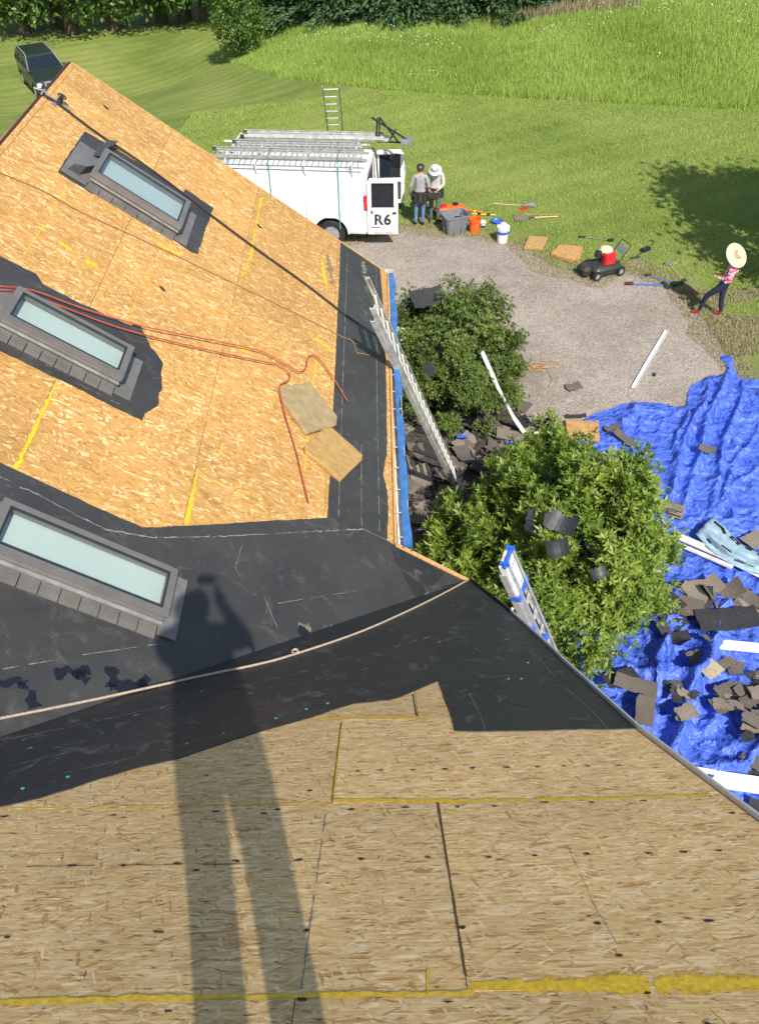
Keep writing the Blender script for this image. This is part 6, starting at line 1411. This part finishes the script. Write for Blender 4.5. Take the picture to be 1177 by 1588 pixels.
for px, py, rz_, w, l, m, lab in [
    (889, 600, 20, .34, .24, 'shingle', 'single grey shingle piece lying on open gravel beside the foam block'),
    (1014, 582, 60, .10, .06, 'shinglek', 'tiny dark shingle chip on the gravel right of the white strip'),
    (892, 646, 4, .44, .10, 'shinglek', 'narrow dark shingle strip on the left tip of the tarp'),
    (948, 664, 8, .30, .20, 'shingle', 'squarish grey shingle near the foam block on the blue tarp'),
    (968, 680, -58, .52, .20, 'shingle', 'long grey shingle running down from the squarish one on the tarp'),
    (1096, 697, -20, .32, .20, 'shingle', 'lone brown-grey shingle in the middle of the clean upper tarp'),
    (1040, 786, -15, .32, .26, 'shingle', 'shingle under the end of the rolled brown strip'),
    (1170, 838, 30, .40, .35, 'shinglel', 'brown shingle corner at the right edge above the silver wrapper'),
    (1085, 918, 25, .7, .32, 'shinglel', 'curled light brown shingle arching over others beside the round bush'),
    (1050, 935, -20, .8, .34, 'shingle', 'dark shingle flap touching the round bush on the tarp'),
    (1120, 920, 10, .6, .3, 'shingle', 'grey-brown shingle right of the curled light brown one'),
    (1128, 960, 2, .95, .42, 'shinglek', 'large flat black felt sheet lying on the tarp'),
    (1165, 945, -10, .5, .3, 'shinglel', 'light brown shingle at the right end of the black felt sheet'),
    (1040, 990, -60, .5, .18, 'shinglek', 'narrow black curled strip standing out on bright blue tarp'),
    (1100, 1038, 30, .32, .28, 'gfly', 'crumpled straw-coloured paper scrap on the tarp'),
    (1048, 1078, 80, .26, .14, 'shinglek', 'small dark rectangle of felt on the blue fold'),
    (1063, 1105, 20, .28, .22, 'shinglel', 'pale brown shingle with a hole above the big pile'),
    (1000, 1100, 70, .55, .25, 'shingle', 'brown shingle lying by the roof edge on the tarp'),
    (985, 1062, -20, .6, .25, 'shingle', 'shingle in the gap between the round bush and roof edge'),
    (962, 1052, 20, .5, .25, 'shinglek', 'dark felt piece just under the bush beside the roof edge'),
    (1140, 1040, 60, .35, .2, 'shingle', 'torn dark shingle right of the straw-coloured scrap'),
    (1125, 1068, 15, .35, .15, 'shingle', 'small torn shingle below the straw-coloured scrap'),
    (1155, 1060, -35, .30, .14, 'shinglek', 'dark torn strip above the big shingle pile'),
    (1060, 1190, -60, .3, .1, 'shinglek', 'dark strip beside the lower blue fold near the roof edge'),
    (1172, 1255, 60, .25, .2, 'shinglek', 'dark scrap at the lower right by the white roof edge'),
    (800, 628, -30, .6, .4, 'shingle', 'dark shingle leaning at the rear of the planting bed by the bent strip'),
    (775, 668, 12, 1.2, .32, 'shinglek', 'long curled black felt strip across the planting bed'),
    (790, 695, -10, .9, .45, 'shingle', 'broad brown shingle between the felt strip and round bush'),
    (740, 660, 40, .6, .4, 'shingle', 'brown shingle behind the long curled felt strip'),
    (700, 680, -15, .5, .35, 'shingle', 'dark shingle beside the ladder foot near the blue scrap'),
    (760, 720, 5, .8, .4, 'shinglek', 'dark felt in the bush shade right of the ladder foot'),
    (655, 700, 30, .45, .35, 'shingle', 'brown shingle in the ladder shadow next to the gutter'),
    (640, 735, -20, .5, .4, 'shinglel', 'pale dusty shingle near the middle of the gutter foot'),
    (660, 790, 10, .45, .4, 'shinglel', 'pale dusty shingle close to the gutter end in the dark'),
    (640, 800, 70, .4, .3, 'shingle', 'dusty shingle half under the gutter end'),
    (690, 770, 35, .6, .45, 'shinglek', 'blue-black felt sheet below the ladder foot'),
    (705, 725, -25, .5, .35, 'shingle', 'shingle lying right behind the ladder foot'),
    (1035, 940, 30, .5, .3, 'shinglek', 'black flap tucked under the round bush on the tarp')]:
    sd_n += 1; sh_px(px, py, rz_, w, l, m, lab, seed=sd_n, curl=.05 if 'curled' not in lab else .3, tilt=(random.uniform(-.08, .08), random.uniform(-.08, .08)))
# shingles caught in the bushes
def in_bush(px, py, h, rz, w, l, mat, lab, tilt, curl, sd): g_ = at_h(px, py, h); shingle(g_.x, g_.y, h, rz, w, l, mat, lab, curl=curl, tilt=tilt, seed=sd)
in_bush(662, 462, 2.35, .5, .75, .40, 'shinglek', 'black felt flap lying on top of the dark bush', (.5, .1), .12, 71)
in_bush(664, 574, 2.25, 1.2, .34, .22, 'felt', 'grey tab of felt hanging on the front of the dark bush', (.7, .1), .05, 72)
in_bush(652, 548, 2.3, 1.9, .4, .05, 'shinglek', 'thin felt sliver above the grey tab in the dark bush', (.5, .1), .05, 73)
in_bush(826, 822, 2.9, 1.35, .62, .26, 'felt', 'curved black shingle draped over the left of the round bush', (.3, .3), .22, 74)
in_bush(870, 812, 3.06, -.5, .40, .26, 'felt', 'dark shingle sunk among leaves at the middle of the round bush', (.5, .1), .15, 75)
in_bush(858, 852, 3.02, .2, .32, .22, 'felt', 'small curled shingle below the other two in the round bush', (.4, .2), .2, 76)
in_bush(925, 890, 2.85, .4, .22, .14, 'felt', 'dark felt scrap showing through leaves low right in the round bush', (.5, .1), .1, 77)
# the big pile at lower right
pc = gp(1165, 1140)
for i in range(64):
    a = random.uniform(0, 6.28); r = abs(random.gauss(0, .55)); x, y = pc.x + .35 + r * math.cos(a) * 1.1, pc.y + r * math.sin(a) * .8; z = .12 + max(0, .45 - .4 * r) * (.35 + .65 * i / 64) + tz(x, y) * .5
    shingle(x, y, z, random.uniform(-.7, .7) + (1.57 if random.random() < .25 else 0), random.uniform(.22, .5), random.uniform(.14, .26), random.choice(['shingle', 'shingle', 'shinglel', 'shinglek']), 'torn shingle in the big pile at the edge of the tarp', group='torn shingles heaped on the tarp by the white board', curl=random.uniform(-.02, .08), tilt=(random.uniform(-.15, .15), random.uniform(-.15, .15)), seed=200 + i)
# second heap next to the round bush
pc = gp(1085, 945)
for i in range(18):
    x, y = pc.x + random.gauss(0, .42), pc.y + random.gauss(0, .28); shingle(x, y, .10 + .012 * i + .0, random.uniform(-.9, .9), random.uniform(.3, .7), random.uniform(.2, .32), random.choice(['shingle', 'shingle', 'shinglek', 'shinglel']), 'torn shingle in the loose heap beside the round bush', group='torn shingles heaped beside the round bush', curl=random.uniform(0, .12), tilt=(random.uniform(-.15, .15), random.uniform(-.15, .15)), seed=300 + i)
# small scattered scraps on the near tarp
for i in range(70):
    x = random.uniform(3.0, 6.5); y = random.uniform(4.0, 8.6); s = random.uniform(.05, .2)
    shingle(x, y, tmax(x, y, s * .5) + .01, random.uniform(0, 3), s * 1.6, s, random.choice(['shingle', 'shinglek', 'shinglek', 'shinglel']), 'small torn shingle scrap strewn over the near part of the tarp', group='small shingle scraps strewn on the near tarp', curl=random.uniform(0, .05), tilt=(random.uniform(-.2, .2), random.uniform(-.2, .2)), seed=400 + i, name='shingle_scrap')
# dusty shingles in the bed
for i in range(120):
    x = random.uniform(.45, 2.9); y = random.uniform(7.0, 14.2); s = random.uniform(.18, .42)
    shingle(x, y, .04 + random.uniform(0, .10), random.uniform(0, 3), s * 1.5, s, random.choice(['shingle', 'shingle', 'shinglel', 'shinglek']), 'torn shingle lying in the planting bed between gutter and bushes', group='torn shingles in the planting bed', curl=random.uniform(0, .1), tilt=(random.uniform(-.2, .2), random.uniform(-.2, .2)), seed=500 + i)
for i, (px, py, w, lab) in enumerate([(717, 677, .22, 'bright blue plastic scrap beside the long felt strip'), (791, 686, .16, 'small blue scrap on brown shingle left of the round bush'), (832, 672, .10, 'small white paper ball at the end of the bent strip')]):
    g_ = at_h(px, py, .2); b = MB(); b.loft([[Vector((g_.x + a * w, g_.y + c * w * .5, .2 + .03 * math.sin(a * 7 + c * 5) + dz)) for a in (-.5, -.2, .1, .4, .5)] for c, dz in ((-.5, 0), (0, .03), (.5, .0), (.45, -.01), (0, .015), (-.5, -.012))]); b.build('plastic_scrap', MT['tarp' if i < 2 else 'white'], None, smooth=True, label=lab, cat='scrap')
# rolled brown strip
A_, B_ = at_h(992, 768, .3), at_h(1062, 788, .3); d = (B_ - A_); o = empty('rolled_strip', A_, label='rolled-up strip of old brown roofing lying across the tarp', cat='roofing roll')
sdv = d.cross(Vector((0, 0, 1))).normalized()
b = MB(); N = 26; rings = []
for f in (0, .33, .66, 1):
    rings.append([d * f + sdv * (math.cos(a) * (.03 + .10 * a / 12)) + Vector((0, 0, math.sin(a) * (.03 + .065 * a / 12) - .12)) + sdv * .01 * math.sin(f * 9) for a in np.linspace(0, 12, 44)])
b.loft(rings, cap=False, closed=False); q = b.build('roll', MT['shinglel'], o, smooth=True, recalc=False); q.modifiers.new('t', 'SOLIDIFY').thickness = .012
b = MB(); b.bar(d * .02 + sdv * .02 + Vector((0, 0, -.015)), d * .98 + sdv * .02 + Vector((0, 0, -.02)), .16, .02, up=(0, 0, 1)); b.build('outer_flap', MT['mud'], o)
# silver-blue wrapper with black print
wp = [(1078, 826), (1100, 800), (1128, 822), (1150, 843), (1200, 862)]; wl_ = [(1078, 826), (1098, 848), (1120, 866), (1150, 885), (1200, 894)]
o = empty('insulation_wrapper', at_h(1120, 840, .3), label='shiny silver-blue plastic wrapper with black print, crumpled on the tarp', cat='wrapper')
rows = [(1078, 828, 1104, 801), (1098, 850, 1128, 822), (1120, 868, 1148, 843), (1152, 884, 1172, 856), (1200, 896, 1205, 866), (1240, 905, 1250, 876)]
vs = []; nU = 12; base = o.location.copy(); grid = []
for i in range(len(rows) - 1):
    for k in range(4):
        t = k / 4; r0 = [rows[i][c] * (1 - t) + rows[i + 1][c] * t for c in range(4)]; line = []
        for j in range(nU):
            s = j / (nU - 1); px = r0[0] * (1 - s) + r0[2] * s; py = r0[1] * (1 - s) + r0[3] * s; hgt = .17 + .06 * math.sin(s * math.pi) + .05 * mn.noise(Vector((i + t, s * 4, 1))) * 2 + .04 * (1 - abs(s - .45) * 2)
            line.append(at_h(px, py, max(.2, hgt)) - base)
        grid.append(line)
b = MB(); b.loft(grid, cap=False, closed=False); q = b.build('wrapper_sheet', MT['wrap'], o, smooth=True, recalc=False); md_ = q.modifiers.new('t', 'SOLIDIFY'); md_.thickness = .008; md_.offset = 0
def mark(pts, w):
    b = MB(); P = []
    for (i, s) in pts:
        i0 = min(len(grid) - 2, int(i)); f = i - i0; j = s * (nU - 1); j0 = min(nU - 2, int(j)); g_ = j - j0
        P.append((grid[i0][j0] * (1 - f) + grid[i0 + 1][j0] * f) * (1 - g_) + (grid[i0][j0 + 1] * (1 - f) + grid[i0 + 1][j0 + 1] * f) * g_ + Vector((0, 0, .014)))
    for a, c in zip(P, P[1:]): b.bar(a, c, w, .006)
    b.build('printed_mark', MT['wrapk'], o)
mark([(1, .88), (3, .9)], .05); mark([(3, .9), (4.2, .80)], .06); mark([(5.5, .90), (8, .90)], .07); mark([(9.5, .92), (11, .93)], .05); mark([(2.6, .22), (3.8, .2)], .05)
mark([(5.2, .18), (5.6, .4), (8, .45), (8.2, .28)], .03); mark([(12.5, .9), (13.5, .9)], .05); mark([(9.5, .2), (11.5, .28), (13, .25)], .02)
